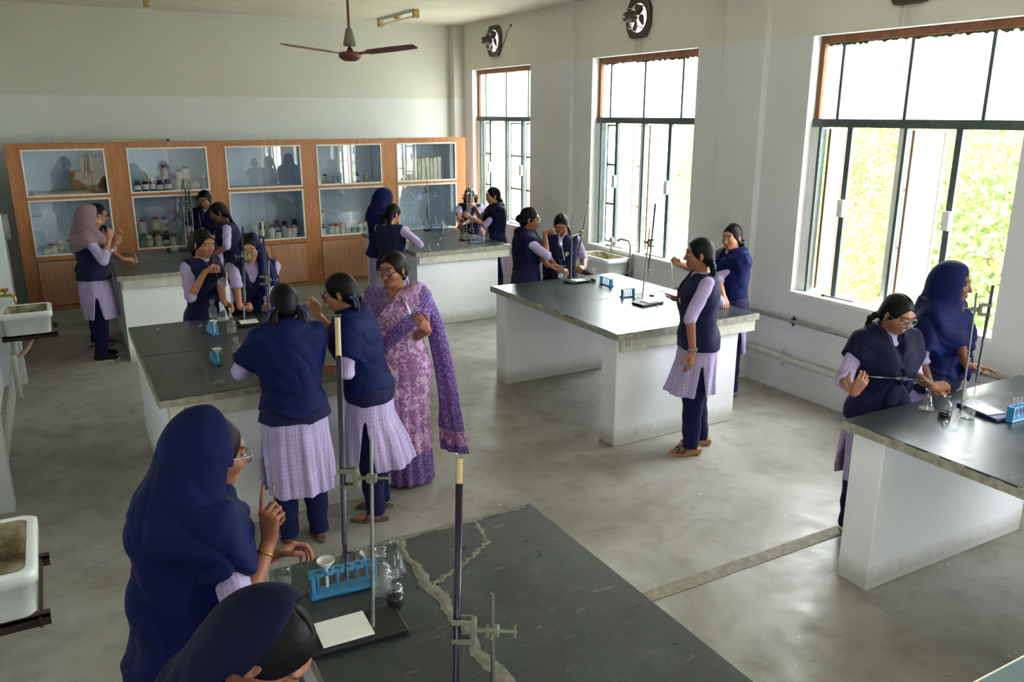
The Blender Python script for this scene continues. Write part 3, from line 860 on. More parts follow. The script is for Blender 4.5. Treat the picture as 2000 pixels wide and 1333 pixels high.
                if hood_cut is None:
                    g.sub(HE((.118 + face_front, 0, -.012), (.092, .078, .128)), .012); g.sub(HE((.130 + face_front, 0, -.04), (.10, .060, .085)), .012)
                else:
                    def hc_(X, Y, Z):
                        px, py, pz = X - f32(hc[0]), Y - f32(hc[1]), Z - f32(hc[2])
                        qx = px * f32(Rh[0, 0]) + py * f32(Rh[1, 0]) + pz * f32(Rh[2, 0]); qz = px * f32(Rh[0, 2]) + py * f32(Rh[1, 2]) + pz * f32(Rh[2, 2]); qy = px * f32(Rh[0, 1]) + py * f32(Rh[1, 1]) + pz * f32(Rh[2, 1])
                        return np.maximum(f32(hood_cut * s) + np.maximum(0, f32(-.085 * s) - qz) * 1.6 - qx + .25 * (np.abs(qy) - .05) * (qz > 0), f32(-.16 * s) - qz)
                    g.sub(Fn(hc_, hc - .20, hc + .20), .010)
                g.add(Cone(H((.035, .03, -.118)), H((.035, -.03, -.118)), .030 * s), .03 * s)
            hv_ = cape_hem * s
            g.cut(lambda X, Y, Z: (f32(hv_) + cape_x * X + cape_v * np.abs(Y) - .04 * np.sin(X * 9 + seed) - Z) * .8)
            if scarf == 'shawl':   # open V at the front
                g.sub(Cone(up((.06, 0, 1.42)), up((.20, 0, 1.16)), .066 * s, .006 * s), .012)
                g.sub(Fn(lambda X, Y, Z: np.maximum(np.abs(Y) - (f32(1.16 * s) - Z) * .55, .03 - X + torso[5][1]) * .9, [.0, -.45, .5], [.6, .45, 1.16 * s]), .012)
            cx, cy, cz = neck_pt
            def folds(X, Y, Z):
                r = np.sqrt((X - cx) ** 2 * .7 + (Y - cy) ** 2 + (Z - cz - .10) ** 2)
                k = np.clip((r - .10) * 6, .15, 1)
                w1 = 3 * wob(X, Y, Z, 5, seed)
                ridge = 1 - 2 * np.abs(np.sin(r * 27 + .8 * np.sin(Y * 7 + seed) + w1)) ** .7
                ridge2 = 1 - 2 * np.abs(np.sin(Z * 9 + Y * 17 * np.sign(X + .02) + w1 * 1.3 + seed)) ** .6
                near = np.clip(1.55 - r * 4.2, .30, 1)
                out = k * (.0078 * ridge * near + .0034 * ridge2 + .004 * wob(X, Y, Z, 9, seed))
                if scarf in ('hood', 'bighood'):
                    a_ = np.arctan2(Y - hc[1] - .02, X - hc[0] + .10); dn = np.clip((hc[2] + .05 * s - Z) * 4, 0, 1)
                    out = out + dn * .0075 * (1 - 2 * np.abs(np.sin(3.5 * a_ + (Z - hc[2]) * 5 + w1 + seed)) ** .6)
                    t_ = (Z - nb[2] + .02) - (X * .55 + Y * .30) - .02 * np.sin(X * 16 + Y * 11)
                    out = out - .011 / (1 + np.exp(-np.clip(t_ / .007, -30, 30)))
                return out
            g.disp(folds)
        elif scarf == 'side':      # cloth over the back of the head falling down one side in front
            g.add(HE((-.032, 0, .018), (.106, .090, .110)))
            g.sub(HE((.088, 0, -.03), (.092, .12, .20)), .012)
            g.add(Cone(H((-.05, 0, -.06)), nb, .075 * s, .08 * s), .05 * s)
            g.add(body, .05 * s)
            g.cut(lambda X, Y, Z: np.minimum((f32(1.20 * s) - Z), np.maximum(-(X - .02) * 1.0, f32(.92 * s) - Z)) * .7)
            g.sub(Cone(up((.04, -.03, 1.42)), up((.24, -.03, .9)), .072 * s, .09 * s), .02)
            g.add(Cone(H((.005, .082, .02)), up((.075, .115, 1.29)), .030 * s, .045 * s), .04 * s)
            g.add(Cone(up((.075, .115, 1.29)), up((.165, .035, 1.0)), .046 * s, .040 * s), .03 * s)
            g.add(Cone(up((.165, .035, 1.0)), up((.165, .02, .90)), .040 * s, .045 * s), .02 * s)
            g.disp(lambda X, Y, Z: .006 * np.sin(Y * 90 + Z * 14 + 2 * wob(X, Y, Z, 6, seed)) + .005 * wob(X, Y, Z, 12, seed))
        if waist_tie:
            kx = .155 * fat
            g.add(Ell(up((kx + .022, .0, 1.09)), (.026 * s, .030 * s, .026 * s)), .02)
            for yy, zz, ll, aa in ((.035, .96, .11, .25), (-.030, .985, .09, -.2)):
                R4 = Ru @ rx(aa); tv = R4 @ np.array([0, 0, 1.0])
                g.add(Ell(up((kx + .022, yy, zz)), (.016 * s, .042 * s, ll * s), R4), .01)
        sdf_obj('headscarf' if scarf != 'shawl' else 'shawl', [g.surf()], mat, root)

    # ---- footwear
    for hip, kn_, an, sg, dx in legs:
        bx, byy = an[0], an[1]
        prof = []
        for t in np.linspace(0, 2 * PI, 22, endpoint=False):
            c_, s_ = math.cos(t), math.sin(t); w = .040 if c_ > 0 else .033
            prof.append((bx + (.045 + c_ * .120) * s, byy + (s_ * w + .012 * (c_ + .3)) * s))
        m = MB()
        if feet == 'wedge':
            m.prism(prof, 'z', .0, .014 * s); m.add(*(lambda P: (P.v, P.f))(MB().prism([(bx - .075 * s, .012), (bx + .06 * s, .012), (bx - .01 * s, .045 * s), (bx - .075 * s, .05 * s)], 'y', byy - .034 * s, byy + .034 * s)))
            m.build('sandal', SOLE, root)
            st = MB()
            for x0, z0, z1 in ((.10, .02, .052), (.055, .02, .068), (-.03, .05, .105)):
                st.tube([(bx + x0 * s, byy - .044 * s, z0 * s), (bx + (x0 - .012) * s, byy - .03 * s, z1 * s * .9), (bx + (x0 - .016) * s, byy, z1 * s + .006), (bx + (x0 - .012) * s, byy + .034 * s, z1 * s * .9), (bx + x0 * s, byy + .05 * s, z0 * s)], .0075 * s, 6)
            st.build('sandal_strap', STRAP, root)
        elif feet == 'sneaker':
            m.prism(prof, 'z', 0, .024 * s); m.build('shoe_sole', WSOLE, root)
            g = Grid([bx - .12, byy - .09, .015], [bx + .21, byy + .09, .15], .006)
            g.add(Cone((bx - .03 * s, byy, .05 * s), (bx + .11 * s, byy + .012 * sg * s, .035 * s), .046 * s, .036 * s)); g.add(Cone((bx - .025 * s, byy, .05 * s), (bx - .015 * s, byy, .11 * s), .044 * s, .042 * s), .02)
            g.cut(lambda X, Y, Z: f32(.022) - Z + 0 * X + 0 * Y)
            sdf_obj('shoe', [g.surf()], SNEAK, root)
        else:
            m.prism(prof, 'z', 0, .016 * s); m.build('slipper', SANDAL, root)
            st = MB(); st.tube([(bx + .06 * s, byy - .042 * s, .014 * s), (bx + .05 * s, byy, .066 * s), (bx + .06 * s, byy + .046 * s, .014 * s)], .010 * s, 6); st.build('slipper_strap', STRAP, root)

    # ---- spectacles
    if glasses is not None:
        m = MB(); ln = MB()
        for sg in (1, -1):
            c = H((.0975, sg * .033, .004)); ring = [c + Rh @ (np.array([-.006 * (abs(math.sin(t)) if sg * math.cos(t) > 0 else 0) * 0, .0245 * math.cos(t), .0205 * math.sin(t)]) * s) for t in np.linspace(0, 2 * PI, 25)]
            m.tube(ring, .0016 * s * 1.3, 6, False)
            ln.add(ring[:-1], [tuple(range(24))])
            m.tube([H((.0975, sg * .057, .008)), H((.055, sg * .079, .010)), H((-.005, sg * .083, .008)), H((-.02, sg * .080, -.008))], .0016 * s * 1.2, 6)
        m.tube([H((.0975, .0085, .008)), H((.103, 0, .011)), H((.0975, -.0085, .008))], .0018 * s, 6)
        go = m.build('spectacles', glasses, root); ln.build('lens', LENS, go)
    if watch:
        a = arms[watch]; c = a['W'] + (a['E'] - a['W']) * .09; d = nrm(a['W'] - a['E']); e1 = nrm(np.cross(d, [0.3, .9, .1])); e2 = np.cross(d, e1)
        m = MB().tube([c + (e1 * math.cos(t) + e2 * math.sin(t)) * .027 * s for t in np.linspace(0, 2 * PI, 19)], .0058, 6, False)
        nn = nrm(a['n']); m.tube([c + nn * .024 * s, c + nn * .033 * s], .016, 14)
        m.build('wristwatch', STEELW, root)
    if bangle:
        a = arms[bangle]; c = a['W'] + (a['E'] - a['W']) * .18; d = nrm(a['W'] - a['E']); e1 = nrm(np.cross(d, [0.3, .9, .1])); e2 = np.cross(d, e1)
        MB().tube([c + (e1 * math.cos(t) + e2 * math.sin(t)) * .029 * s for t in np.linspace(0, 2 * PI, 21)], .0024, 6, False).build('bangle', GOLD, root)
    if outfit == 'uniform':
        for sg in (1, -1):
            if scarf in (None, 'shawl'): MB().lathe([(.0001, -.006), (.004, -.003), (.0045, .001), (.0001, .006)], 8, H((-.004, sg * .083, -.034))).build('earring', GOLD, root)
    W2 = lambda p: tuple(org + Rw @ np.asarray(p))
    PEOPLE[key] = dict(root=root, grip={k: W2(v) for k, v in grips.items()}, wrist={k: W2(arms[k]['W']) for k in 'LR'}, head=W2(hc), top=W2(H((0, 0, .118))))
    return root

# ------------------------------------------------------------------ room materials
def wall_mat(name, low, high, zsplit):
    m = M(name, low, .85, 0, .25)
    v = m.coord(); xs = m.sep(v)
    n = m.noise(v, 1.1, 5, .6, .5); n2 = m.noise(v, 7, 4)
    edge = m.math('MULTIPLY_ADD', m.noise(v, 3.0, 2), .02, zsplit - .01)
    up = m.math('GREATER_THAN', xs[2], edge)
    c = m.mix(up, low, high)
    c = m.mix(m.math('MULTIPLY', m.ramp(n, [(.42, (0, 0, 0)), (.75, (1, 1, 1))]), .16), c, (.42, .40, .35, 1), 'MIX')
    c = m.mix(m.math('MULTIPLY', m.ramp(n2, [(.62, (0, 0, 0)), (.8, (1, 1, 1))]), .12), c, (.35, .33, .3, 1))
    m.color(c); m.bump(m.noise(v, 35, 5), .12, .01)
    return m
W_BACK = wall_mat('painted_wall_two_tone', rgb(220, 223, 221), rgb(210, 209, 199), 2.66).m
def right_wall():
    m = wall_mat('painted_window_wall', rgb(222, 222, 224), rgb(220, 217, 208), 3.06)
    v = m.coord(); xs = m.sep(v); prev = m.b.inputs['Base Color'].links[0].from_socket
    stain = None
    for fy in (10.62, 7.38, 4.18):       # rust runs below the exhaust fans
        d = m.math('ABSOLUTE', m.math('ADD', xs[1], -fy - .02))
        a = m.math('MULTIPLY', m.math('LESS_THAN', d, .07), m.math('MULTIPLY', m.math('LESS_THAN', xs[2], 3.30), m.math('GREATER_THAN', xs[2], 3.05)))
        stain = a if stain is None else m.math('ADD', stain, a)
    streak = m.ramp(m.noise(m.scale(v, (1, 26, 1.2)), 1.0, 3), [(.4, (0, 0, 0)), (.7, (1, 1, 1))])
    c = m.mix(m.math('MULTIPLY', m.math('MULTIPLY', stain, streak), .45), prev, rgb(150, 122, 88))
    d = m.noise(v, 26, 3)                # damp and chipped plaster near the floor
    low = m.math('MULTIPLY', m.math('LESS_THAN', xs[2], .22), m.ramp(m.noise(v, 3.2, 4), [(.42, (0, 0, 0)), (.6, (1, 1, 1))]))
    c = m.mix(m.math('MULTIPLY', low, .22), c, rgb(150, 142, 124))
    m.color(c); return m.m
W_RIGHT = right_wall()
W_LEFT = wall_mat('painted_side_wall', rgb(206, 210, 214), rgb(204, 203, 196), 2.66).m
CEIL = plain('ceiling_distemper', rgb(222, 217, 200), .9, 0, .05, 2.5)
def floor_mat():
    m = M('worn_concrete_floor', rgb(128, 122, 106), .42, 0, .5)
    v = m.coord(); xs = m.sep(v)
    n1 = m.noise(v, .9, 6, .62, .8); n2 = m.noise(v, 4.5, 6, .6, .3); n3 = m.noise(v, 40, 3)
    c = m.ramp(n1, [(.30, rgb(124, 119, 108)), (.5, rgb(151, 148, 139)), (.72, rgb(170, 168, 162))])
    c = m.mix(m.math('MULTIPLY', m.ramp(n2, [(.50, (0, 0, 0)), (.72, (1, 1, 1))]), .44), c, rgb(100, 95, 86))
    c = m.mix(m.math('MULTIPLY', m.ramp(n3, [(.66, (0, 0, 0)), (.74, (1, 1, 1))]), .30), c, rgb(80, 74, 64))
    spl = m.ramp(m.noise(m.scale(v, (1, 1, 1)), 16, 2, .4), [(.735, (0, 0, 0)), (.76, (1, 1, 1))])
    c = m.mix(m.math('MULTIPLY', spl, .55), c, rgb(206, 203, 194))
    m.color(c)
    m.rough(m.ramp(n2, [(.3, (.30,) * 3), (.7, (.55,) * 3)])); m.bump(m.math('ADD', n2, m.math('MULTIPLY', n3, .3)), .10, .01)
    return m.m
FLOOR = floor_mat()
JOINT = plain('floor_joint_mortar', rgb(134, 128, 114), .8, 0, .25, 20, bump=.3)
def wood(name, c1, c2, sc=(1.2, 14, 1.0), rough=.38):
    m = M(name, c1, rough, 0, .45)
    v = m.scale(m.coord(), sc)
    n = m.noise(v, 2.2, 6, .6, 1.2)
    m.color(m.ramp(n, [(.3, c1), (.7, c2)])); m.bump(n, .05, .004)
    return m.m
WOOD = wood('orange_varnished_wood', rgb(166, 104, 60), rgb(198, 138, 90), (9, 9, 1.0))
WOOD_DOOR = wood('pinkish_laminate_door', rgb(180, 130, 98), rgb(206, 158, 126), (14, 14, .8))
BLUEIN = plain('pale_blue_shelf_lining', rgb(206, 220, 238), .7, 0, .06, 3)
WHITE_TRIM = plain('white_beading', rgb(232, 228, 220), .5, 0, .05)
PLINTH = plain('plinth_plaster', rgb(184, 182, 172), .8, 0, .1, 4)
PANE = glass_mat('cabinet_glass', (.97, .985, .98, 1), .85, .10, .01)
def plaster_mat():
    m = M('bench_whitewash', rgb(222, 223, 222), .8, 0, .25)
    v = m.coord(); xs = m.sep(v)
    n = m.noise(v, 2.4, 6, .6); n2 = m.noise(v, 14, 5, .6)
    c = m.mix(m.math('MULTIPLY', m.ramp(n, [(.4, (0, 0, 0)), (.7, (1, 1, 1))]), .12), rgb(238, 240, 242), rgb(186, 185, 176))
    dz = m.math('MULTIPLY', m.ramp(m.math('ADD', xs[2], m.math('MULTIPLY', n2, -.10)), [(.0, (1, 1, 1)), (.10, (0, 0, 0))]), .55)
    c = m.mix(dz, c, rgb(150, 140, 116))
    c = m.mix(m.math('MULTIPLY', m.ramp(m.noise(v, 30, 4, .7), [(.70, (0, 0, 0)), (.74, (1, 1, 1))]), .35), c, rgb(96, 92, 82))
    m.color(c); m.bump(n2, .15, .01); return m.m
PLASTER = plaster_mat()
APRON = plain('worn_apron_plaster', rgb(198, 197, 182), .8, 0, .16, 9, bump=.3)
def slate():
    m = M('dark_stone_worktop', rgb(60, 66, 64), .25, 0, .5)
    v = m.coord()
    n1 = m.noise(v, 2.6, 6, .62, .7); n2 = m.noise(v, 13, 6, .65, .5); n3 = m.noise(m.scale(v, (1, 5, 1)), 9, 4, .6, .6)
    c = m.ramp(n1, [(.28, rgb(32, 38, 41)), (.55, rgb(45, 53, 56)), (.75, rgb(60, 68, 71))])
    c = m.mix(m.math('MULTIPLY', m.ramp(n2, [(.50, (0, 0, 0)), (.75, (1, 1, 1))]), .16), c, rgb(122, 126, 122))
    c = m.mix(m.math('MULTIPLY', m.ramp(n3, [(.63, (0, 0, 0)), (.76, (1, 1, 1))]), .34), c, rgb(160, 163, 158))
    m.color(c); m.rough(m.ramp(n2, [(.3, (.27,) * 3), (.72, (.36,) * 3)])); m.bump(n2, .02, .003); return m.m
SLATE = slate()
CEMENT = plain('cement_patch', rgb(112, 110, 100), .85, 0, .34, 26, bump=.5)
EDGE = plain('chipped_slab_edge', rgb(150, 146, 130), .85, 0, .3, 24, bump=.5)
STEEL_G = plain('grey_green_steel_section', rgb(84, 96, 94), .5, .3, .15)
RUST = plain('rusty_window_frame', rgb(122, 76, 50), .7, .1, .28, 14)
RUST2 = plain('brown_painted_sash', rgb(140, 104, 82), .6, .1, .2, 14)
SILL = plain('sill_plaster', rgb(226, 228, 224), .75, 0, .06, 5)
def frosted():
    m = M('frosted_window_glass')
    v = m.coord(); n = m.noise(v, 5, 4)
    tr = m.n('ShaderNodeBsdfTranslucent'); tp = m.n('ShaderNodeBsdfTransparent')
    m.l(m.ramp(n, [(.3, (.86, .90, .88)), (.7, (.95, .97, .95))]), tr.inputs['Color']); tp.inputs['Color'].default_value = (.9, .93, .92, 1)
    mx = m.n('ShaderNodeMixShader'); mx.inputs[0].default_value = .45
    m.l(tr.outputs[0], mx.inputs[1]); m.l(tp.outputs[0], mx.inputs[2]); m.l(mx.outputs[0], m.out.inputs['Surface']); return m.m
FROST = frosted()
ALGAE = plain('algae_grime', rgb(86, 92, 62), .9, 0, .4, 30, bump=.3)
WHITEP = plain('white_plastic', rgb(232, 232, 228), .4, 0, .04)
CERAMIC = plain('white_glazed_ceramic', rgb(228, 231, 230), .15, 0, .05, 6)
def sink_in():
    m = M('stained_sink_basin', rgb(190, 186, 160), .35)
    v = m.coord(); n = m.noise(v, 9, 5, .65)
    c = m.ramp(n, [(.34, rgb(110, 96, 62)), (.5, rgb(168, 160, 128)), (.66, rgb(204, 202, 186))]); m.color(c); return m.m
BASIN = sink_in()
IRON = plain('rust_brown_angle_iron', rgb(62, 44, 40), .7, .3, .25)
PIPE = plain('painted_pipe', rgb(188, 187, 180), .55, 0, .12, 12)
PIPE_PINK = plain('pink_plastic_pipe', rgb(190, 158, 142), .6)
BRASS = plain('brass_tap', rgb(176, 142, 66), .3, .9)
CHROME = plain('dull_chrome', rgb(150, 152, 150), .3, .9)
FANBR = plain('maroon_fan_enamel', rgb(104, 52, 50), .4, .1)
FANGR = plain('grey_fan_canopy', rgb(118, 116, 100), .5)
EXH = plain('brown_exhaust_fan_enamel', rgb(74, 66, 56), .5, .2, .15)
TUBE_W = plain('white_tube_fitting', rgb(226, 224, 212), .4)
TUBE_Y = plain('yellowed_lampholder', rgb(190, 160, 84), .5)
INK = plain('number_paint', rgb(60, 56, 52), .8)

# ------------------------------------------------------------------ room shell
XL, XR, YB, YF, ZC = -.62, WALL_X, 11.80, -6.5, 3.70
struct(MB().box((XL - .3, YF - .3, -.15), (XR + .3, YB + .3, 0)).build('floor', FLOOR))
struct(MB().box((XL - .3, YF - .3, ZC), (XR + .3, YB + .3, ZC + .15)).build('ceiling', CEIL))
struct(MB().box((XL - .3, YB, 0), (XR + .3, YB + .25, ZC)).build('wall_back', W_BACK))
struct(MB().box((XL - .3, YF - .25, 0), (XR + .3, YF, ZC)).build('wall_front', W_LEFT))
lb = MB(); ly = sorted({YF, YB, *[v for h in FILL_LWIN for v in h]})
for y0, y1 in zip(ly[:-1], ly[1:]):
    if (y0, y1) in FILL_LWIN: lb.box((XL - .25, y0, 0), (XL, y1, WIN_Z[0])); lb.box((XL - .25, y0, WIN_Z[1]), (XL, y1, ZC))
    else: lb.box((XL - .25, y0, 0), (XL, y1, ZC))
struct(lb.build('wall_left', W_LEFT))
for i, (a, b) in enumerate(FILL_LWIN):
    r_ = struct(thing('window_%d' % (6 + i), None, None, (XL - .12, a, WIN_Z[0])))  # frame of the added out-of-view opening that lets in fill daylight
    for lo, hi in (((-.02, 0, 0), (.02, .05, 2.13)), ((-.02, b - a - .05, 0), (.02, b - a, 2.13)), ((-.02, 0, 0), (.02, b - a, .05)), ((-.02, 0, 2.08), (.02, b - a, 2.13)), ((-.02, (b - a) / 2 - .03, 0), (.02, (b - a) / 2 + .03, 2.13))): MB().box(lo, hi).build('frame', STEEL_G, r_)
EXF = [(10.62, 3.41), (7.38, 3.41), (4.18, 3.41)]
holes = [(a, b, WIN_Z[0], WIN_Z[1]) for a, b in WIN] + [(y - .15, y + .15, z - .15, z + .15) for y, z in EXF]
wb = MB(); ys = sorted({YF, YB, *[h[0] for h in holes], *[h[1] for h in holes]})
for y0, y1 in zip(ys[:-1], ys[1:]):
    z = 0.0
    for h in sorted([h for h in holes if h[0] <= y0 + 1e-6 and h[1] >= y1 - 1e-6], key=lambda h: h[2]):
        wb.box((XR, y0, z), (XR + .23, y1, h[2])); z = h[3]
    wb.box((XR, y0, z), (XR + .23, y1, ZC))
struct(wb.build('wall_right', W_RIGHT))
struct(MB().box((XR - .07, 5.52, 0), (XR, 6.02, ZC)).build('trim_1', W_RIGHT))
struct(MB().box((XR - .05, 8.62, 0), (XR, 9.12, ZC)).build('trim_2', W_RIGHT))
struct(MB().box((XR - .16, YB - .16, 0), (XR, YB, ZC)).build('trim_3', W_BACK))
struct(MB().box((XL, 8.62, 0), (-.43, 8.76, ZC)).build('trim_4', W_LEFT))
struct(MB().box((XL, 5.70, 0), (-.465, 5.84, ZC)).build('trim_5', W_LEFT))
struct(MB().box((XL, 5.55, 3.46), (XR, 6.0, ZC)).build('trim_6', CEIL))
jm = MB(); random.seed(3)
xx = 1.65
while xx < 5.6:
    ln = random.uniform(.5, .9); jm.box((xx, 2.93 + random.uniform(-.008, .008), -.01), (min(5.6, xx + ln), 3.03 + random.uniform(-.01, .01), .004)); xx += ln
struct(jm.build('trim_7', JOINT))

# ------------------------------------------------------------------ windows
def window(idx, y0, y1, lights, seen=True):
    """lights: per light None (empty), ('closed',), or ('open', hinge side, degrees)"""
    z0, z1 = WIN_Z; zt = 2.385; xf = XR + .12
    root = struct(thing('window_%d' % idx, None, None, (xf, (y0 + y1) / 2, z0)))
    def b(name, lo, hi, mat, parent=None):
        o = MB().box([lo[0] - xf, lo[1] - (y0 + y1) / 2, lo[2] - z0], [hi[0] - xf, hi[1] - (y0 + y1) / 2, hi[2] - z0]).build(name, mat, parent or root); return o
    b('frame', (xf - .03, y0, z1 - .06), (xf + .03, y1, z1), RUST)
    b('frame', (xf - .03, y1 - .045, zt), (xf + .03, y1, z1 - .06), RUST)
    b('frame', (xf - .03, y0, zt), (xf + .03, y0 + .03, z1 - .06), RUST)
    b('transom', (xf - .045, y0, zt - .045), (xf + .035, y1, zt + .02), STEEL_G)
    b('frame', (xf - .04, y1 - .07, z0), (xf + .03, y1, zt - .045), SILL)
    b('frame', (xf - .035, y1 - .095, z0), (xf + .03, y1 - .07, zt - .045), STEEL_G)
    b('frame', (xf - .03, y0, z0), (xf + .03, y0 + .04, zt - .045), STEEL_G)
    b('frame', (xf - .03, y0, z0), (xf + .03, y1, z0 + .012), SILL)
    b('sill', (XR - .015, y0 - .01, z0 - .03), (xf - .03, y1 + .01, z0 + .004), SILL)
    ms = [y1 - .22, y1 - .84, y1 - 1.46]; w = y1 - y0
    ed = [y1 - .045] + ms + [y0 + .03]
    for m_ in ms: b('mullion', (xf - .012, m_ - .013, zt + .02), (xf + .012, m_ + .013, z1 - .06), STEEL_G)
    for k in range(4):
        p = b('pane', (xf - .003, ed[k + 1] + .013, zt + .02), (xf + .003, ed[k] - .013, z1 - .06), FROST)
        g = MB(); rnd = random.Random(idx * 9 + k); n = 22     # grime hanging along the pane's top
        ya, yb = ed[k + 1] + .013, ed[k] - .013
        top = [(ya + (yb - ya) * i / n, z1 - .06 - rnd.uniform(.006, .03) * (1 if idx > 1 else .3)) for i in range(n + 1)]
        poly = [(y - (y0 + y1) / 2, z - z0) for y, z in [(yb, z1 - .06), (ya, z1 - .06)] + top]
        g.prism(poly, 'x', -.006, -.003); g.build('grime', ALGAE, p)
    lw = w / 4; posts = [y1 - .37, y1 - .875, y1 - 1.31]
    eds = [y1 - .095] + posts + [y0 + .04]
    for k, p_ in enumerate(posts):
        if k == 1:
            b('mullion', (xf - .030, p_ + .005, z0 + .0), (xf + .015, p_ + .045, zt - .045), SILL); b('mullion', (xf - .030, p_ - .020, z0 + .0), (xf + .015, p_ + .005, zt - .045), STEEL_G)
        else: b('mullion', (xf - .022, p_ - .024, z0 + .0), (xf + .012, p_ + .024, zt - .045), STEEL_G)
    for k in (0, 2):
        h = b('latch', (xf - .055, posts[k] - .03, 1.62), (xf - .022, posts[k] + .025, 1.76), WHITEP)
    for k, spec in enumerate(lights):
        if spec is None: continue
        ya, yb = eds[k + 1] + .03, eds[k] - .03; sw = yb - ya; za, zb = z0 + .035, zt - .06
        hinge = yb if spec[1] == 'far' else ya; sgn = -1 if spec[1] == 'far' else 1
        s_ = bpy.data.objects.new('sash', None); COL.objects.link(s_); s_.parent = root
        s_.location = (.035, hinge - (y0 + y1) / 2, 0); s_.rotation_euler = (0, 0, math.radians(spec[2]) * (1 if spec[1] == 'far' else -1))
        fr = MB(); t = .018; col = RUST2 if spec[0] == 'open' else STEEL_G
        Y = lambda u: sgn * u
        def bb(u0, u1, v0, v1, th=.012): fr.box((-th, min(Y(u0), Y(u1)), v0 - z0), (th, max(Y(u0), Y(u1)), v1 - z0))
        bb(0, t, za, zb); bb(sw - t, sw, za, zb); bb(t, sw - t, za, za + t); bb(t, sw - t, zb - t, zb)
        hgt = (zb - za)
        for q in (1, 2): bb(t, sw - t, za + hgt * q / 3 - .011, za + hgt * q / 3 + .011)
        fr.build('sash_frame', col, s_)
        for q in range(3):
            pb = MB().box((-.003, min(Y(t), Y(sw - t)), za + hgt * q / 3 + .011 - z0), (.003, max(Y(t), Y(sw - t)), za + hgt * (q + 1) / 3 - .011 - z0)); pb.build('pane', FROST, s_)
    # stay bars lying on the sill
    for (u, dy) in ((.30, .32), (1.05, .30)):
        m = MB(); ys_ = y1 - u - (y0 + y1) / 2
        m.tube([(-.06, ys_, .012), (-.075, ys_ - dy, .02)], .006, 6); m.lathe([(.0001, 0), (.013, .002), (.013, .02), (.0001, .024)], 8, (-.06, ys_, .0)); m.build('stay_bar', IRON, root)
    return root
window(1, *WIN[0], [('closed', 'far', 0), None, ('closed', 'far', 0), ('closed', 'far', 0)])
window(2, *WIN[1], [('closed', 'far', 0), ('open', 'near', 20), ('open', 'far', 88), ('open', 'near', 96)])
window(3, *WIN[2], [('open', 'far', 92), ('open', 'near', 95), ('open', 'far', 88), ('open', 'near', 95)])
window(4, *WIN[3], [('open', 'far', 160), None, None, ('open', 'near', 165)])
window(5, *WIN[4], [('open', 'far', 160), None, None, ('open', 'near', 165)])

# ------------------------------------------------------------------ benches
def bench(label, x0, x1, y0, y1, closed_left, number=None, slabs=None, xin=.03, H_=.90, chip=0):
    root = thing('lab_bench', label, 'bench', (x0, y0, 0))
    w, d = x1 - x0, y1 - y0; t = .045; px = w - (.16 if not closed_left else .03)
    if slabs is None:
        cuts = [0, d * .52, d]
        for k in range(2):
            MB().box((0, cuts[k] + (.002 if k else 0), H_ - t), (w, cuts[k + 1] - (.002 if not k else 0), H_), .006).build('worktop_slab', SLATE, root)
    m = MB()                            # worn, chipped slab edge as a thin ragged band
    rnd = random.Random(int(x0 * 100 + y0 * 10))
    for (ax, fixed, L_) in (('y', -.004, w), ('x', -.004, d)):
        n = int(L_ / .06)
        for k in range(n):
            a, b_ = L_ * k / n, L_ * (k + 1) / n; h0 = rnd.uniform(.001, .004)
            zz = H_ - rnd.uniform(.002, .009)
            if ax == 'y': m.box((a, fixed - h0, H_ - t - .004), (b_, .004, zz))
            else: m.box((fixed - h0, a, H_ - t - .004), (.004, b_, zz))
    m.build('slab_edge', EDGE, root)['kind'] = 'stuff'
    pt_ = .19
    p1 = MB().box((.03, .05, 0), (px, .05 + pt_, H_ - t), .006).build('pier', PLASTER, root)
    p2 = MB().box((.03, d - .05 - pt_, 0), (px, d - .05, H_ - t), .006).build('pier', PLASTER, root)
    ap = MB().box((.045, .012, H_ - t - .10), (w - .02, .05, H_ - t), .004).build('apron', APRON, root)
    if closed_left: MB().box((.035, .05 + pt_, 0), (.12, d - .05 - pt_, H_ - t)).build('side_panel', PLASTER, root)
    if number:
        cu = bpy.data.curves.new('bench_number', 'FONT'); cu.body = number; cu.size = .052; cu.extrude = .0006; cu.align_x = 'CENTER'; cu.align_y = 'CENTER'
        tmp = bpy.data.objects.new('bench_number', cu); COL.objects.link(tmp); bpy.context.view_layer.update()
        me = bpy.data.meshes.new_from_object(tmp); bpy.data.objects.remove(tmp); me.materials.clear(); me.materials.append(INK)
        o = bpy.data.objects.new('bench_number', me); COL.objects.link(o); o.parent = root
        o.location = (.135 if closed_left else .10, .0108, H_ - t - .045); o.rotation_euler = (PI / 2, 0, 0)
    return root
bench('long white bench with the painted number 9, three vessels and two blue racks on it', .375, 1.60, 4.755, 6.62, True, '9')
bench('white plastered bench back left in front of the cabinets, mauve-scarfed girl at its end', .455, 1.55, 8.86, 10.36, True)
bench('open bench on two white piers in the middle, scratched number 11 on its apron', 3.46, 4.85, 4.66, 6.66, False, '11')
bench('dark-topped bench with peeling corner below the third window', 3.48, 5.06, .74, 2.70, False)
bench('white bench in front of the fifth cabinet with grey test tube rack on it', 3.58, 4.84, 8.76, 10.62, False)
nbx0, nbx1, nby0, nby1 = .50, 1.556, .70, 2.66
nb_root = bench('nearest bench with cracked slate slabs and cement joints', nbx0, nbx1, nby0, nby1, True, slabs=True)
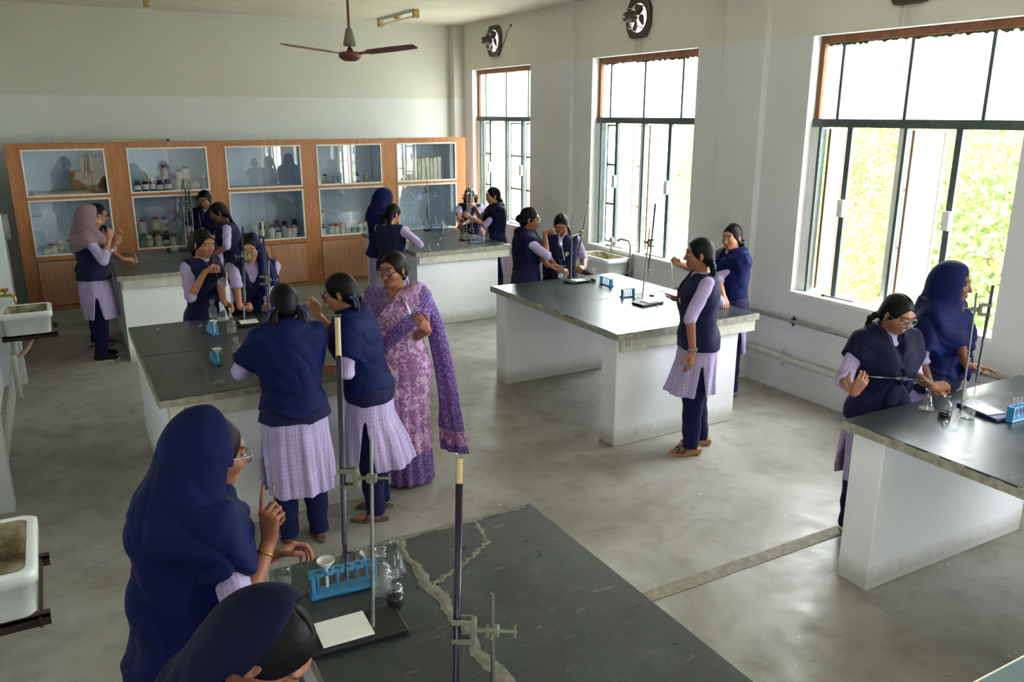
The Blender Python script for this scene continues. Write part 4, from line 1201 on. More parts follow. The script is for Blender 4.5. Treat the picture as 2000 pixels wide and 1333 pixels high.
# its top: three slabs of stone divided by cement joints that run through the top
def near_top():
    J = [(0.96, 2.598, 0.9), (0.94, 1.743, 0.9)]
    a = J[0]; c = J[-1]; L = lambda p: (p[0] - nbx0, p[1] - nby0)
    w, d = nbx1 - nbx0, nby1 - nby0
    (ax, ay), (cx, cy) = L(a), L(c)
    k = (cx - ax) / (cy - ay); xa = ax + k * (d - ay); xc = ax + k * (0 - ay); g = .011
    def slab(poly): MB().prism(poly, 'z', .855, .90).build('worktop_slab', SLATE, nb_root)
    slab([(0, 0), (xc - g, 0), (xa - g, d), (0, d)])
    # right-hand slab broken in two by an old crack
    A = L((1.297, 2.635, 0.9)); B = L((1.255, 2.465, 0.9)); C_ = L((1.121, 2.373, 0.9)); D_ = L((0.946, 2.29, 0.9))
    e = .005
    slab([(xa + g, d), (ax + k * (D_[1] - ay) + g, D_[1] + .0), (C_[0] - e, C_[1] + e), (B[0] - e, B[1] + e), (A[0] - e, d)])
    slab([(A[0] + e, d), (B[0] + e, B[1] - e), (C_[0] + e, C_[1] - e), (ax + k * (D_[1] - ay) + g, D_[1] - 2 * e), (xc + g, 0), (w, 0), (w, d)])
    rnd = random.Random(5); m = MB()
    def ragged(pts, wd, z=.9035):
        P = []; Q = []
        for i in range(len(pts) - 1):
            n = 60
            for j in range(n):
                t = j / n; x = pts[i][0] + (pts[i + 1][0] - pts[i][0]) * t; y = pts[i][1] + (pts[i + 1][1] - pts[i][1]) * t
                dx, dy = pts[i + 1][0] - pts[i][0], pts[i + 1][1] - pts[i][1]; l = math.hypot(dx, dy); nx, ny = -dy / l, dx / l
                q_ = (i * n + j); ww = lambda p: wd * max(.25, .8 + .30 * math.sin(q_ * .43 + p) + .28 * math.sin(q_ * .19 + 2.3 * p) + .14 * math.sin(q_ * 1.1 + p * 5)); w1 = ww(1.0) * rnd.uniform(.8, 1.15); w2 = ww(4.2) * rnd.uniform(.8, 1.15)
                P.append((x + nx * w1, y + ny * w1)); Q.append((x - nx * w2, y - ny * w2))
        n = len(P); vs = [(p[0], p[1], .9012) for p in P] + [((p[0] + q[0]) / 2, (p[1] + q[1]) / 2, z) for p, q in zip(P, Q)] + [(q[0], q[1], .9012) for q in Q] 
        vs += [(p[0], p[1], .88) for p in P] + [(q[0], q[1], .88) for q in Q]
        fs = []
        for i in range(n - 1):
            fs += [(i, i + 1, n + i + 1, n + i), (n + i, n + i + 1, 2 * n + i + 1, 2 * n + i), (3 * n + i, 3 * n + i + 1, i + 1, i), (2 * n + i, 2 * n + i + 1, 4 * n + i + 1, 4 * n + i)]
        m.add(vs, fs)
    ragged([(xa, d - .01), (ax + k * (d * .55 - ay), d * .55), (xc + k * .05, .05)], .025, .9030)
    ragged([(A[0], d - .005), B, C_, D_], .013, .903)
    ragged([(xa - .30, d - .012), (xa, d - .012), (w - .02, d - .012)], .014, .9025)
    m.build('cement_joint', CEMENT, nb_root)
near_top()

# corner of another table at the lower right, mostly outside the frame
TEAL = plain('teal_grey_laminate', rgb(78, 100, 100), .35, 0, .1, 5)
t2 = thing('side_table', 'teal-grey table corner, cut by the frame at the lower right corner', 'table', (1.95, .2, 0))
MB().box((0, 0, .72), (1.1, 1.005, .75), .004).build('tabletop', TEAL, t2)
MB().box((-.003, 1.003, .725), (1.1, 1.010, .748)).build('edge_strip', WHITE_TRIM, t2)
for lx in (.05, 1.05):
    for ly in (.06, .94): MB().box((lx - .022, ly - .022, 0), (lx + .022, ly + .022, .72)).build('leg', STEEL_G, t2)

# ------------------------------------------------------------------ wall cabinets
CF = 10.9; CD = .42
BAYS = [(-.253, .598), (.83, 1.735), (1.95, 2.895), (3.10, 4.0), (4.218, 5.119)]
EDG = [-.395, .715, 1.842, 2.998, 4.11, 5.27]
cab_names = ['with cardboard boxes on its upper shelf', 'with yellow-capped and dark bottles on its upper shelf', 'with an almost empty upper shelf', 'with a row of red-capped white jars low down', 'with upright cream box files on its upper shelf']
CABS = []
for i, ((a, b), nm) in enumerate(zip(BAYS, cab_names)):
    e0, e1 = EDG[i], EDG[i + 1]; ox = e0
    root = thing('display_cabinet', 'orange wooden glazed wall cabinet ' + nm, 'cabinet', (e0, CF, 0), group='wall cabinets along the back'); CABS.append(root)
    W_ = e1 - e0; A, B = a - ox, b - ox
    def bx(name, lo, hi, mat, parent=root): return MB().box(lo, hi).build(name, mat, parent)
    bx('plinth', (0, .015, 0), (W_, CD, .20), PLINTH)
    bx('side', (0, 0, .20), (A, CD, 2.115), WOOD); bx('side', (B, 0, .20), (W_, CD, 2.115), WOOD)
    bx('top', (A, 0, 2.055), (B, CD, 2.115), WOOD)
    MB().box((-.004, -.012, 2.098), (W_ + .004, .0, 2.118)).build('cornice', WOOD, root)
    bx('shelf', (A, 0, 1.49), (B, CD, 1.525), WOOD); bx('shelf', (A, 0, .79), (B, CD, .845), WOOD)
    bx('rail', (A, 0, .20), (B, .03, .25), WOOD)
    bx('back_panel', (A, CD - .012, .845), (B, CD, 2.055), BLUEIN)
    for (z0, z1) in ((1.525, 2.055), (.845, 1.49)):
        t = .018
        tr = MB(); tr.box((A, -.008, z0), (A + t, .012, z1)); tr.box((B - t, -.008, z0), (B, .012, z1)); tr.box((A + t, -.008, z0), (B - t, .012, z0 + t)); tr.box((A + t, -.008, z1 - t), (B - t, .012, z1)); tr.build('beading', WHITE_TRIM, root)
        li = MB(); li.box((A, .012, z0), (A + .006, CD - .012, z1)); li.box((B - .006, .012, z0), (B, CD - .012, z1)); li.box((A + .006, .012, z1 - .006), (B - .006, CD - .012, z1)); li.box((A + .006, .012, z0), (B - .006, CD - .012, z0 + .006)); li.build('lining', BLUEIN, root)
        mid = A + (B - A) * .47
        bx('glass_pane', (A + .012, .018, z0 + .012), (mid + .03, .022, z1 - .012), PANE); bx('glass_pane', (mid, .027, z0 + .012), (B - .012, .031, z1 - .012), PANE)
    mid = (A + B) / 2 + (.10 if i == 3 else 0)
    for k, (u0, u1) in enumerate(((A + .006, mid - .003), (mid + .003, B - .006))):
        dr = MB().box((u0, -.012, .262), (u1, .008, .78), .003).build('door', WOOD_DOOR, root)
        hx = u1 - .05 if k == 0 else u0 + .05
        hb = MB().tube([(hx + .014 * math.sin(t), -.018 - .010 * abs(math.sin(t / 2)), .60 + .030 * math.cos(t)) for t in np.linspace(0, 2 * PI, 15)], .004, 6, False); hb.lathe([(.0001, 0), (.008, 0), (.008, .006), (.0001, .006)], 8, (hx, -.018, .632)); hb.build('handle', CHROME, dr)

# ------------------------------------------------------------------ fixtures
# exhaust fans
for i, (fy, fz) in enumerate(EXF):
    r = thing('exhaust_fan', ['brown exhaust fan above the window nearest the cabinets', 'brown exhaust fan above the middle window', 'exhaust fan above the largest window, only its lower edge in frame'][i], 'fan', (XR, fy, fz), group='wall exhaust fans')
    m = MB(); n = 32; R0 = .145
    oct_ = [(.20 * (1 if abs(c) > .1 else 1) * c, .20 * s_) for c, s_ in ((1, .45), (.62, 1), (-.62, 1), (-1, .45), (-1, -.45), (-.62, -1), (.62, -1), (1, -.45))]
    def oct_r(t):
        best = 9
        for k in range(8):
            (x1, y1), (x2, y2) = oct_[k], oct_[(k + 1) % 8]; dx, dy = math.cos(t), math.sin(t); det = dx * (y1 - y2) - dy * (x1 - x2)
            if abs(det) < 1e-9: continue
            u = (x1 * (y1 - y2) - y1 * (x1 - x2)) / det; v = (dx * y1 - dy * x1) / det
            if u > 0 and -1e-6 <= v <= 1 + 1e-6: best = min(best, u)
        return best
    vs = []; fs = []
    for xq in (-.035, -.002):
        for k in range(n):
            t = 2 * PI * k / n; ro = oct_r(t); vs += [(xq, ro * math.cos(t), ro * math.sin(t)), (xq, R0 * math.cos(t), R0 * math.sin(t))]
    for k in range(n):
        a, b = 2 * k, 2 * ((k + 1) % n); c, d = 2 * n + a, 2 * n + b
        fs += [(a, a + 1, b + 1, b), (c, d, d + 1, c + 1), (a, b, d, c), (a + 1, c + 1, d + 1, b + 1)]
    m.add(vs, fs); m.build('fan_frame', EXH, r)
    for t in (PI / 4, 3 * PI / 4, 5 * PI / 4, 7 * PI / 4):
        MB().tube([(-.03, .155 * math.cos(t), .155 * math.sin(t)), (-.10, .13 * math.cos(t), .13 * math.sin(t)), (-.115, .04 * math.cos(t), .04 * math.sin(t))], .006, 6).build('bracket', EXH, r)
    m = MB(); mt = [(.0001, -.09), (.030, -.09), (.047, -.078), (.050, -.03), (.050, .03), (.040, .055), (.02, .065), (.0001, .066)]
    q = MB().lathe(mt, 18); m.add([(v[2] - .12, v[0], v[1]) for v in q.v], q.f, True); m.build('motor', EXH, r)
    q = MB().lathe([(.0001, -.003), (.014, -.003), (.014, .003), (.010, .004), (.0001, .004)], 14); MB().add([(v[2] - .213, v[0], v[1]) for v in q.v], q.f).build('motor_plate', TUBE_W, r)
    for k in range(4):
        t0 = k * PI / 2 + .35; q = []
        for (rr, da, xx_) in ((.03, -.5, -.050), (.06, -.72, -.058), (.11, -.62, -.062), (.134, -.38, -.060), (.138, .22, -.040), (.11, .48, -.030), (.06, .55, -.034), (.03, .4, -.040)):
            q.append((xx_, rr * math.cos(t0 + da), rr * math.sin(t0 + da)))
        vs = q + [(x + .003, y, z) for x, y, z in q]; k8 = len(q)
        MB().add(vs, [tuple(range(k8)), tuple(range(2 * k8 - 1, k8 - 1, -1))] + [(j, (j + 1) % k8, k8 + (j + 1) % k8, k8 + j) for j in range(k8)]).build('fan_blade', EXH, r)
    if i == 0:
        m = MB().tube([(-.004, -.21, -.08), (-.006, -.30, .02), (-.006, -.36, .12), (-.006, -.44, .16)], .004, 5); m.rbox((-.01, -.45, .165), (.016, .03, .03), Matrix.Identity(3)); m.build('cable', EXH, r)

# ceiling fan
r = thing('ceiling_fan', 'maroon three-bladed ceiling fan hanging above the middle of the room', 'fan', (2.38, 7.15, 2.93))
MB().tube([(0, 0, .06), (0, 0, ZC - 2.93)], .011, 10).build('rod', FANBR, r)
MB().lathe([(.012, .22), (.026, .21), (.052, .10), (.054, .075), (.045, .07), (.012, .07)], 18).build('canopy', FANGR, r)
MB().lathe([(.0001, -.05), (.045, -.05), (.075, -.038), (.095, -.02), (.098, .012), (.085, .022), (.03, .03), (.016, .06), (.0001, .06)], 24).build('motor', FANBR, r)
for a in (-48, -168, 72):
    t = math.radians(a); R_ = Matrix.Rotation(t, 3, 'Z'); m = MB()
    q = [(.08, -.02), (.15, -.028), (.19, -.058), (.40, -.060), (.60, -.050), (.618, -.035), (.618, .045), (.60, .055), (.40, .060), (.19, .052), (.15, .028), (.08, .02)]
    vs = [R_ @ Vector((x, y, -y * .22 + dz + .085 * x)) for dz in (.006, .0) for x, y in q]; k = len(q)
    m.add(vs, [tuple(range(k)), tuple(range(2 * k - 1, k - 1, -1))] + [(j, (j + 1) % k, k + (j + 1) % k, k + j) for j in range(k)]); m.build('fan_blade', FANBR, r)

def tube_light(label, loc, L_, rz_, cat='light'):
    r = thing('tube_light', label, cat, loc, rz_)
    MB().box((-.03, -L_ / 2, -.03), (.03, L_ / 2, 0), .004).build('housing', TUBE_W, r)
    for s_ in (-1, 1): MB().box((-.034, s_ * L_ / 2 - .035, -.10), (.034, s_ * L_ / 2 + .035, .0), .004).build('lampholder', TUBE_Y, r)
    MB().tube([(0, -L_ / 2, -.075), (0, L_ / 2, -.075)], .014, 10).build('tube', TUBE_W, r)
    MB().box((-.022, -.06, -.055), (.022, .06, -.03)).build('starter_box', TUBE_Y, r)
    return r
tube_light('unlit tube light on the ceiling near the window corner', (4.27, 10.83, ZC), 1.27, 0)
tube_light('yellowed end of a ceiling tube light at the top edge, upper left', (1.208, 9.997, 3.7), 1.27, 0)
r = thing('fluorescent_lamp_batten', 'dusty beige lamp batten lying on top of the leftmost cabinets', 'batten', (0.694, 10.98, 2.12))
MB().box((-.60, -.03, 0), (.60, .03, .035), .006).build('housing', plain('dusty_beige_metal', rgb(176, 162, 138), .7), r)
MB().box((.60, -.02, .005), (.635, .02, .03)).build('end_cap', IRON, r)

# sinks
def sink(label, x0, x1, y0, y1, zt, wall_left, tap=None):
    r = thing('wash_sink', label, 'sink', ((x0 + x1) / 2, (y0 + y1) / 2, zt))
    w, d, h = x1 - x0, y1 - y0, .19
    def ring(wx, dy, z, rad, n=6):
        out = []
        for cx, cy, a0 in ((wx / 2 - rad, dy / 2 - rad, 0), (-wx / 2 + rad, dy / 2 - rad, 90), (-wx / 2 + rad, -dy / 2 + rad, 180), (wx / 2 - rad, -dy / 2 + rad, 270)):
            for k in range(n): a = math.radians(a0 + 90 * k / (n - 1)); out.append((cx + rad * math.cos(a), cy + rad * math.sin(a), z))
        return out
    def loft(rings, name, mat):
        n = len(rings[0]); vs = [v for q in rings for v in q]; fs = []
        for i in range(len(rings) - 1):
            for k in range(n): fs.append((i * n + k, i * n + (k + 1) % n, (i + 1) * n + (k + 1) % n, (i + 1) * n + k))
        m = MB().add(vs, fs, True); m.add(rings[-1], [tuple(range(n))]); return m.build(name, mat, r)
    loft([ring(w - .075, d - .075, .0, .04), ring(w - .03, d - .03, .006, .05), ring(w, d, -.004, .05), ring(w, d, -.05, .05), ring(w - .03, d - .03, -.056, .045), ring(w - .05, d - .05, -h, .05)], 'rim', CERAMIC)
    loft([ring(w - .075, d - .075, .0, .04), ring(w - .085, d - .085, -.03, .04), ring(w - .11, d - .11, -h + .025, .05)], 'basin', BASIN)
    MB().lathe([(.0001, -h + .027), (.022, -h + .027), (.024, -h + .024)], 12).build('drain', CHROME, r)
    m = MB(); s_ = -1 if wall_left else 1
    for yy in (-d / 2 + .03, d / 2 - .03):
        m.box((-w / 2, yy - .02, -h - .012), (w / 2 + .02, yy + .02, -h), 0); m.box((-w / 2, yy - .02, -h - .045), (w / 2 + .02, yy - .014, -h))
    m.box((w / 2 - .02, -d / 2, -h - .045), (w / 2 - .008, d / 2, -h - .004)) if wall_left else m.box((-w / 2, -d / 2, -h - .045), (-w / 2 + .01, d / 2, -h - .004))
    m.build('angle_bracket', IRON, r)
    px_ = -w / 2 + .10 if wall_left else w / 2 - .12
    MB().tube([(0, 0, -h), (0, 0, -h - .10), (px_ * .35, -.02, -h - .16), (px_, -.05, -h - .22)], .021, 10).build('waste_pipe', PIPE_PINK if wall_left else PIPE, r)
    if tap:
        m = MB()
        if tap == 'bib':
            m.tube([(-w / 2 - .02, .06, .12), (-w / 2 + .10, .06, .12), (-w / 2 + .13, .06, .10), (-w / 2 + .13, .06, .06)], .013, 10); m.tube([(-w / 2 + .06, .06, .12), (-w / 2 + .06, .06, .16)], .010, 8); m.box((-w / 2 + .03, .035, .155), (-w / 2 + .09, .085, .185), .008)
        else:
            m.tube([(w / 2 - .03, -d / 2 - .02, -.32), (w / 2 - .03, -d / 2 - .02, .14), (w / 2 - .05, -d / 2 + .0, .20), (w / 2 - .11, -d / 2 + .06, .215), (w / 2 - .14, -d / 2 + .09, .19)], .016, 10); m.rbox((w / 2 - .03, -d / 2 - .02, -.14), (.09, .03, .03), Matrix.Identity(3), .006); m.rbox((w / 2 - .03, -d / 2 - .02, -.24), (.05, .05, .05), Matrix.Identity(3), .01)
            m.tube([(w / 2 - .02, .05, .02), (w / 2 - .02, .05, .13)], .012, 8); m.lathe([(.0001, .13), (.026, .135), (.03, .16), (.018, .19), (.0001, .19)], 10, (w / 2 - .02, .05, 0))
        m.build('tap', BRASS if tap == 'bib' else CHROME, r)
    return r
sink('stained white sink with brass tap on the left wall, beside the mauve-scarfed girl', -.53, -.13, 7.98, 8.40, .80, True, 'bib')
sink('large white sink with dirty basin cut by the left edge', -.60, -.235, 3.28, 3.83, .78, True)
sink('white sink with goose-neck tap below the middle window', 5.27, 5.61, 7.36, 7.98, .88, False, 'goose')
sink('white sink rim half hidden behind the braided girl with glasses', 5.26, 5.61, 3.42, 4.02, .88, False)

# pipes on the walls
def pipe(label, pts, r_, mat, clips=(), name='water_pipe'):
    o = thing(name, label, 'pipe', pts[0]); p0 = Vector(pts[0])
    MB().tube([Vector(p) - p0 for p in pts], r_, 12).build('pipe_run', mat, o)
    for c in clips:
        c = Vector(c) - p0; m = MB(); m.rbox(c, (r_ * 2.6, .03, r_ * 2.6), Matrix.Identity(3), .004); m.rbox(c + Vector((0, 0, .0)), (.012, .016, r_ * 5.5), Matrix.Identity(3)); m.build('pipe_clip', IRON if r_ < .02 else PIPE, o)
    return o
pipe('thin grey water pipe clipped along the wall below the largest window', [(5.60, 5.50, .66), (5.57, 5.46, .68), (5.575, 3.0, .68)], .016, plain('galvanised_pipe', rgb(150, 150, 148), .5, .3), [(5.58, 4.95, .68), (5.58, 3.9, .68)])
pipe('thick white waste pipe low on the wall below the largest window', [(5.57, 5.55, .335), (5.57, 3.0, .30)], .030, PIPE, [(5.57, 5.02, .33)])
pipe('bent white waste pipe low on the left wall', [(-.47, 8.60, .50), (-.47, 8.4, .42), (-.48, 7.6, .30), (-.50, 6.2, .26), (-.50, 5.9, .26)], .030, PIPE)
pipe('short vertical grey pipe at the left edge below the tap', [(-.43, 7.3, .62), (-.43, 7.28, .28)], .022, PIPE)
o = thing('switch_box', 'grey junction box with conduit on the left wall near the cabinets', 'box', (-.50, 10.2, 1.16))
MB().box((-.08, -.05, 0), (.06, .05, .26), .006).build('box_body', plain('grey_box', rgb(150, 152, 150), .5), o); MB().box((-.06, -.056, .03), (.04, -.05, .22), .003).build('lid', plain('grey_lid', rgb(176, 178, 176), .4), o); MB().tube([(0, 0, 0), (0, 0, -.9)], .02, 8).build('conduit', PIPE, o)
o = thing('red_valve', 'red painted valve wheel on the ledge behind the right bench', 'valve', (5.45, 2.923, 0.62))
MB().tube([(0, 0, -.6), (0, 0, .0)], .025, 8).build('stem', PIPE, o); MB().tube([(.045 * math.cos(t), .045 * math.sin(t), .01) for t in np.linspace(0, 2 * PI, 17)], .014, 8, False).build('wheel', plain('red_paint', rgb(150, 56, 44), .6), o)

# ------------------------------------------------------------------ laboratory ware: materials
GLASS = glass_mat('laboratory_glass', (.97, .98, .98, 1), .85, .05, haze=.012, power=2.7)
GLASS_B = glass_mat('burette_glass', (.95, .96, .96, 1), .6, .05)
def liquid(name, c, a=.6):
    m = M(name, c, .05, 0, .5)
    tr = m.n('ShaderNodeBsdfTransparent'); tr.inputs['Color'].default_value = c
    mx = m.n('ShaderNodeMixShader'); mx.inputs[0].default_value = a
    m.l(m.b.outputs[0], mx.inputs[1]); m.l(tr.outputs[0], mx.inputs[2]); m.l(mx.outputs[0], m.out.inputs['Surface']); return m.m
WATER = liquid('clear_liquid', (.86, .88, .86, 1), .85)
PERM = plain('purple_permanganate', rgb(36, 14, 48), .1, 0, .1)
DARKLIQ = plain('black_liquid', rgb(14, 13, 15), .08, 0, .1)
CREAM = plain('empty_cream_burette_end', rgb(214, 186, 136), .3, 0, .05)
RACKB = plain('blue_plastic_rack', rgb(58, 136, 186), .4, 0, .06)
RACKG = plain('grey_blue_plastic_rack', rgb(98, 108, 134), .45, 0, .06)
BLACKI = plain('black_cast_iron_base', rgb(26, 26, 27), .5, .2, .2)
NAVYB = plain('navy_enamel_base', rgb(34, 46, 92), .4, .1)
RODM = plain('steel_rod', rgb(120, 120, 116), .4, .8)
CLAMP = plain('sage_painted_clamp', rgb(116, 120, 102), .5, .2, .15)
TILE_W = plain('white_glazed_tile', rgb(236, 236, 232), .2, 0, .02)
FUN = plain('milky_plastic_funnel', rgb(216, 218, 214), .4, 0, .04)

LW = {}
def glass_part(prof, name, root, mat=GLASS, n=20, c=(0, 0, 0)): return MB().lathe(prof, n, c).build(name, mat, root, fix=False)
def bottle(label, loc, s=1.0, liq=None, level=.4, stopper=True, group='reagent bottles on the benches', rz_=0):
    r = thing('reagent_bottle', label, 'bottle', loc, rz_, group)
    P = [(.0001, .002), (.030, 0), (.033, .004), (.034, .07), (.032, .082), (.022, .094), (.0135, .101), (.0125, .118), (.0185, .123), (.019, .127), (.013, .129)]
    glass_part([(a * s, b * s) for a, b in P], 'bottle_body', r)
    if liq is not None:
        h = .004 + .085 * level
        glass_part([(.0001, .004 * s), (.031 * s, .004 * s), (.0315 * s, h * s), (.0001, h * s)], 'liquid', r, liq)
    if stopper: glass_part([(a * s, b * s) for a, b in ((.0001, .112), (.010, .112), (.0125, .130), (.008, .134), (.019, .142), (.020, .147), (.013, .151), (.0001, .152))], 'stopper', r)
    return r
def flask(label, loc, s=1.0, liq=None, level=.15, rot=None, group='conical flasks'):
    r = thing('conical_flask', label, 'flask', loc, 0, group)
    P = [(.0001, .002), (.038, 0), (.0415, .005), (.040, .014), (.020, .080), (.0145, .095), (.0140, .118), (.017, .122), (.0172, .124), (.0135, .124)]
    glass_part([(a * s, b * s) for a, b in P], 'flask_body', r)
    if liq is not None: glass_part([(.0001, .004 * s), (.039 * s, .006 * s), ((.040 - .02 * level) * s, (.006 + .07 * level) * s), (.0001, (.006 + .07 * level) * s)], 'liquid', r, liq)
    if rot: r.rotation_euler = rot
    return r
def test_tube(label, loc, tilt=(0, 0, 0), L_=.13, liq=None):
    r = thing('test_tube', label, 'test tube', loc, 0, 'test tubes in the racks'); r.rotation_euler = tilt
    glass_part([(.0001, 0), (.004, .001), (.0070, .006), (.0078, .012), (.0078, L_ - .004), (.0090, L_ - .001), (.0078, L_)], 'tube_body', r, n=12)
    return r
def rack(label, loc, rz_, n=6, mat=None, s=1.0, tubes=(), tlabel='', group='plastic test tube racks'):
    r = thing('test_tube_rack', label, 'rack', loc, rz_, group); mat = mat or RACKB
    L_ = (.034 * n + .03) * s; h = .085 * s; w = .062 * s
    MB().box((-L_ / 2, -w / 2, 0), (L_ / 2, w / 2, .014 * s), .004 * s).build('base', mat, r)
    # top plate with holes: rails plus bridges between holes
    m = MB(); pitch = .034 * s; rh = .0125 * s; nn = 16; y0 = -.010 * s
    for k in range(n):
        cx = (k - (n - 1) / 2) * pitch; vs = []; fs = []
        for zz in (h, h + .008 * s):
            for q in range(nn):
                t = 2 * PI * q / nn; c_, s_ = math.cos(t), math.sin(t); e = min((pitch / 2) / max(1e-6, abs(c_)), (.022 * s) / max(1e-6, abs(s_)))
                vs += [(cx + e * c_, y0 + e * s_, zz), (cx + rh * c_, y0 + rh * s_, zz)]
        for q in range(nn):
            a, b = 2 * q, 2 * ((q + 1) % nn); c, d = 2 * nn + a, 2 * nn + b
            fs += [(a, b, b + 1, a + 1), (c, c + 1, d + 1, d), (a + 1, b + 1, d + 1, c + 1), (a, c, d, b)]
        m.add(vs, fs)
    for sg in (-1, 1):
        x1 = sg * n * pitch / 2; m.box((min(x1, sg * L_ / 2), y0 - .022 * s, h), (max(x1, sg * L_ / 2), y0 + .022 * s, h + .008 * s))
    m.build('top_plate', mat, r)
    for sg in (-1, 1): MB().box((sg * (L_ / 2 - .012 * s) - .007 * s, y0 - .02 * s, .012 * s), (sg * (L_ / 2 - .012 * s) + .007 * s, y0 + .02 * s, h), .002 * s).build('post', mat, r)
    for k in range(n):
        cx = (k - (n - 1) / 2) * pitch
        MB().lathe([(.0055 * s, .012 * s), (.0048 * s, .066 * s), (.0001, .068 * s)], 8, (cx + pitch * .1, .024 * s, 0)).build('drying_peg', mat, r)
    rm = Matrix.Rotation(rz_, 3, 'Z')
    side = {1: [''], 2: ['left ', 'right '], 3: ['leftmost ', 'middle ', 'rightmost ']}[max(1, len(tubes))]
    for ti, k in enumerate(tubes):
        p = Vector(loc) + rm @ Vector(((k - (n - 1) / 2) * pitch, y0, .016 * s)); test_tube(side[ti] + tlabel, p, (random.uniform(-.05, .05), random.uniform(-.05, .05), 0), .13 * s)
    return r
def funnel(label, loc, s=1.0, mat=None, tilt=(0, 0, 0)):
    r = thing('funnel', label, 'funnel', loc, 0, 'small funnels'); r.rotation_euler = tilt
    glass_part([(a * s, b * s) for a, b in ((.0045, -.07), (.006, -.002), (.0305, .030), (.0315, .036), (.0290, .032), (.0045, .001))], 'cone', r, mat or FUN); return r
def small_stopper(label, loc, rz_=0):
    r = thing('glass_stopper', label, 'stopper', loc, rz_, 'loose glass stoppers')
    q = MB().lathe([(.0001, -.018), (.008, -.018), (.010, .0), (.007, .004), (.015, .010), (.016, .014), (.010, .018), (.0001, .018)], 12)
    MB().add([(v[2], v[0], v[1] + .012) for v in q.v], q.f, True).build('stopper_body', GLASS, r, fix=False); return r
def tile(label, loc, rz_, s=.075, t=.006, cat='tile'):
    r = thing('white_tile', label, cat, loc, rz_, 'white tiles on stand bases'); MB().box((-s, -s * .82, 0), (s, s * .82, t), .0015).build('tile_slab', TILE_W, r); return r
def stand(label, base, rz_, rod, cl, bur=None, blabel='', base_mat=None, size=(.21, .13), fill=.86, br=.0085, cream=True, jaws=2, clamp_mat=None, bc=(0, 0), fcol=None, clampt=None):
    """retort stand: heavy base plate, rod, boss and clamp; the burette it holds is a thing of its own. rod, bur: bottom and top points; cl: clamp point on the rod"""
    r = thing('retort_stand', label, 'stand', base, rz_, 'retort stands'); bm_ = base_mat or BLACKI
    inv = Matrix.Rotation(-rz_, 3, 'Z'); lc = lambda p: inv @ (Vector(p) - Vector(base))
    MB().box((-size[0] / 2 + bc[0], -size[1] / 2 + bc[1], 0), (size[0] / 2 + bc[0], size[1] / 2 + bc[1], .018), .005).build('base_plate', bm_, r)
    a, b = lc(rod[0]), lc(rod[1]); a = a + (b - a) * ((.012 - a.z) / (b.z - a.z))
    MB().tube([a, b], .0058, 10).build('rod', RODM, r)
    c = lc(cl); c = a + (b - a) * ((c.z - a.z) / (b.z - a.z)); cm = clamp_mat or CLAMP
    if bur:
        q0, q1 = lc(bur[0]), lc(bur[1]); e = q0 + (q1 - q0) * ((c.z - q0.z) / (q1.z - q0.z)); d = e - c; reach = d.length
    else: reach = .09; d = inv @ Vector((clampt[0], clampt[1], 0)) if clampt else Vector((1, 0, 0))
    d = d.normalized(); n = Vector((-d.y, d.x, 0)).normalized(); R3 = Matrix((d, n, d.cross(n))).transposed()
    m = MB(); m.rbox(c, (.034, .024, .026), R3, .004); st_ = max(.01, reach - .045); m.tube([c, c + d * st_], .0065, 8); m.tube([c - d * .014, c - d * .060], .0045, 8); m.rbox(c - d * .056, (.006, .006, .034), R3); m.tube([c + n * .01, c + n * .034], .0035, 6); m.build('clamp', cm, r)
    m = MB(); e = c + d * st_
    m.rbox(e + d * .004, (.016, .030, .064), R3, .004)
    for zz in ((.027, -.027) if jaws == 2 else (0,)):
        for sg in (1, -1): m.rbox(e + d * .030 + Vector((0, 0, zz)) + n * .0125 * sg, (.052, .005, .014), R3, .002)
    m.build('clamp_jaw', cm, r)
    if bur:
        B0, B1 = Vector(bur[0]), Vector(bur[1]); L_ = (B1 - B0).length
        b = thing('burette', blabel, 'burette', B0, 0, 'burettes in the clamps'); b.rotation_euler = Vector((0, 0, 1)).rotation_difference((B1 - B0).normalized()).to_euler(); tl_ = min(.15, L_ * .22)
        MB().lathe([(.0001, 0), (.0012, 0), (.0022, tl_ * .35), (.0032, tl_ * .55), (br * .75, tl_ * .62), (br, tl_ * .8), (br, L_), (br * 1.25, L_ + .002), (br * 1.25, L_ + .006), (br * .9, L_ + .004)], 14).build('burette_tube', GLASS_B, b, fix=False)
        lq = tl_ * .66 + (L_ - tl_ * .66) * fill
        MB().lathe([(.0001, .01), (.0016, .012), (.0024, tl_ * .5), (br * .70, tl_ * .64), (br * .93, tl_ * .82), (br * .93, lq), (.0001, lq)], 12).build('purple_solution', fcol or PERM, b)
        if cream: MB().lathe([(br * .88, lq + .001), (br * .88, L_ - .004)], 12).build('graduated_end', CREAM, b)
        m = MB(); m.rbox((0, 0, tl_ * .58), (.018, .010, .010), Matrix.Identity(3), .003); m.tube([(.008, 0, tl_ * .58), (.022, 0, tl_ * .58)], .0035, 6); m.build('stopcock', PERM if fill > .5 else WHITEP, b)
    return r
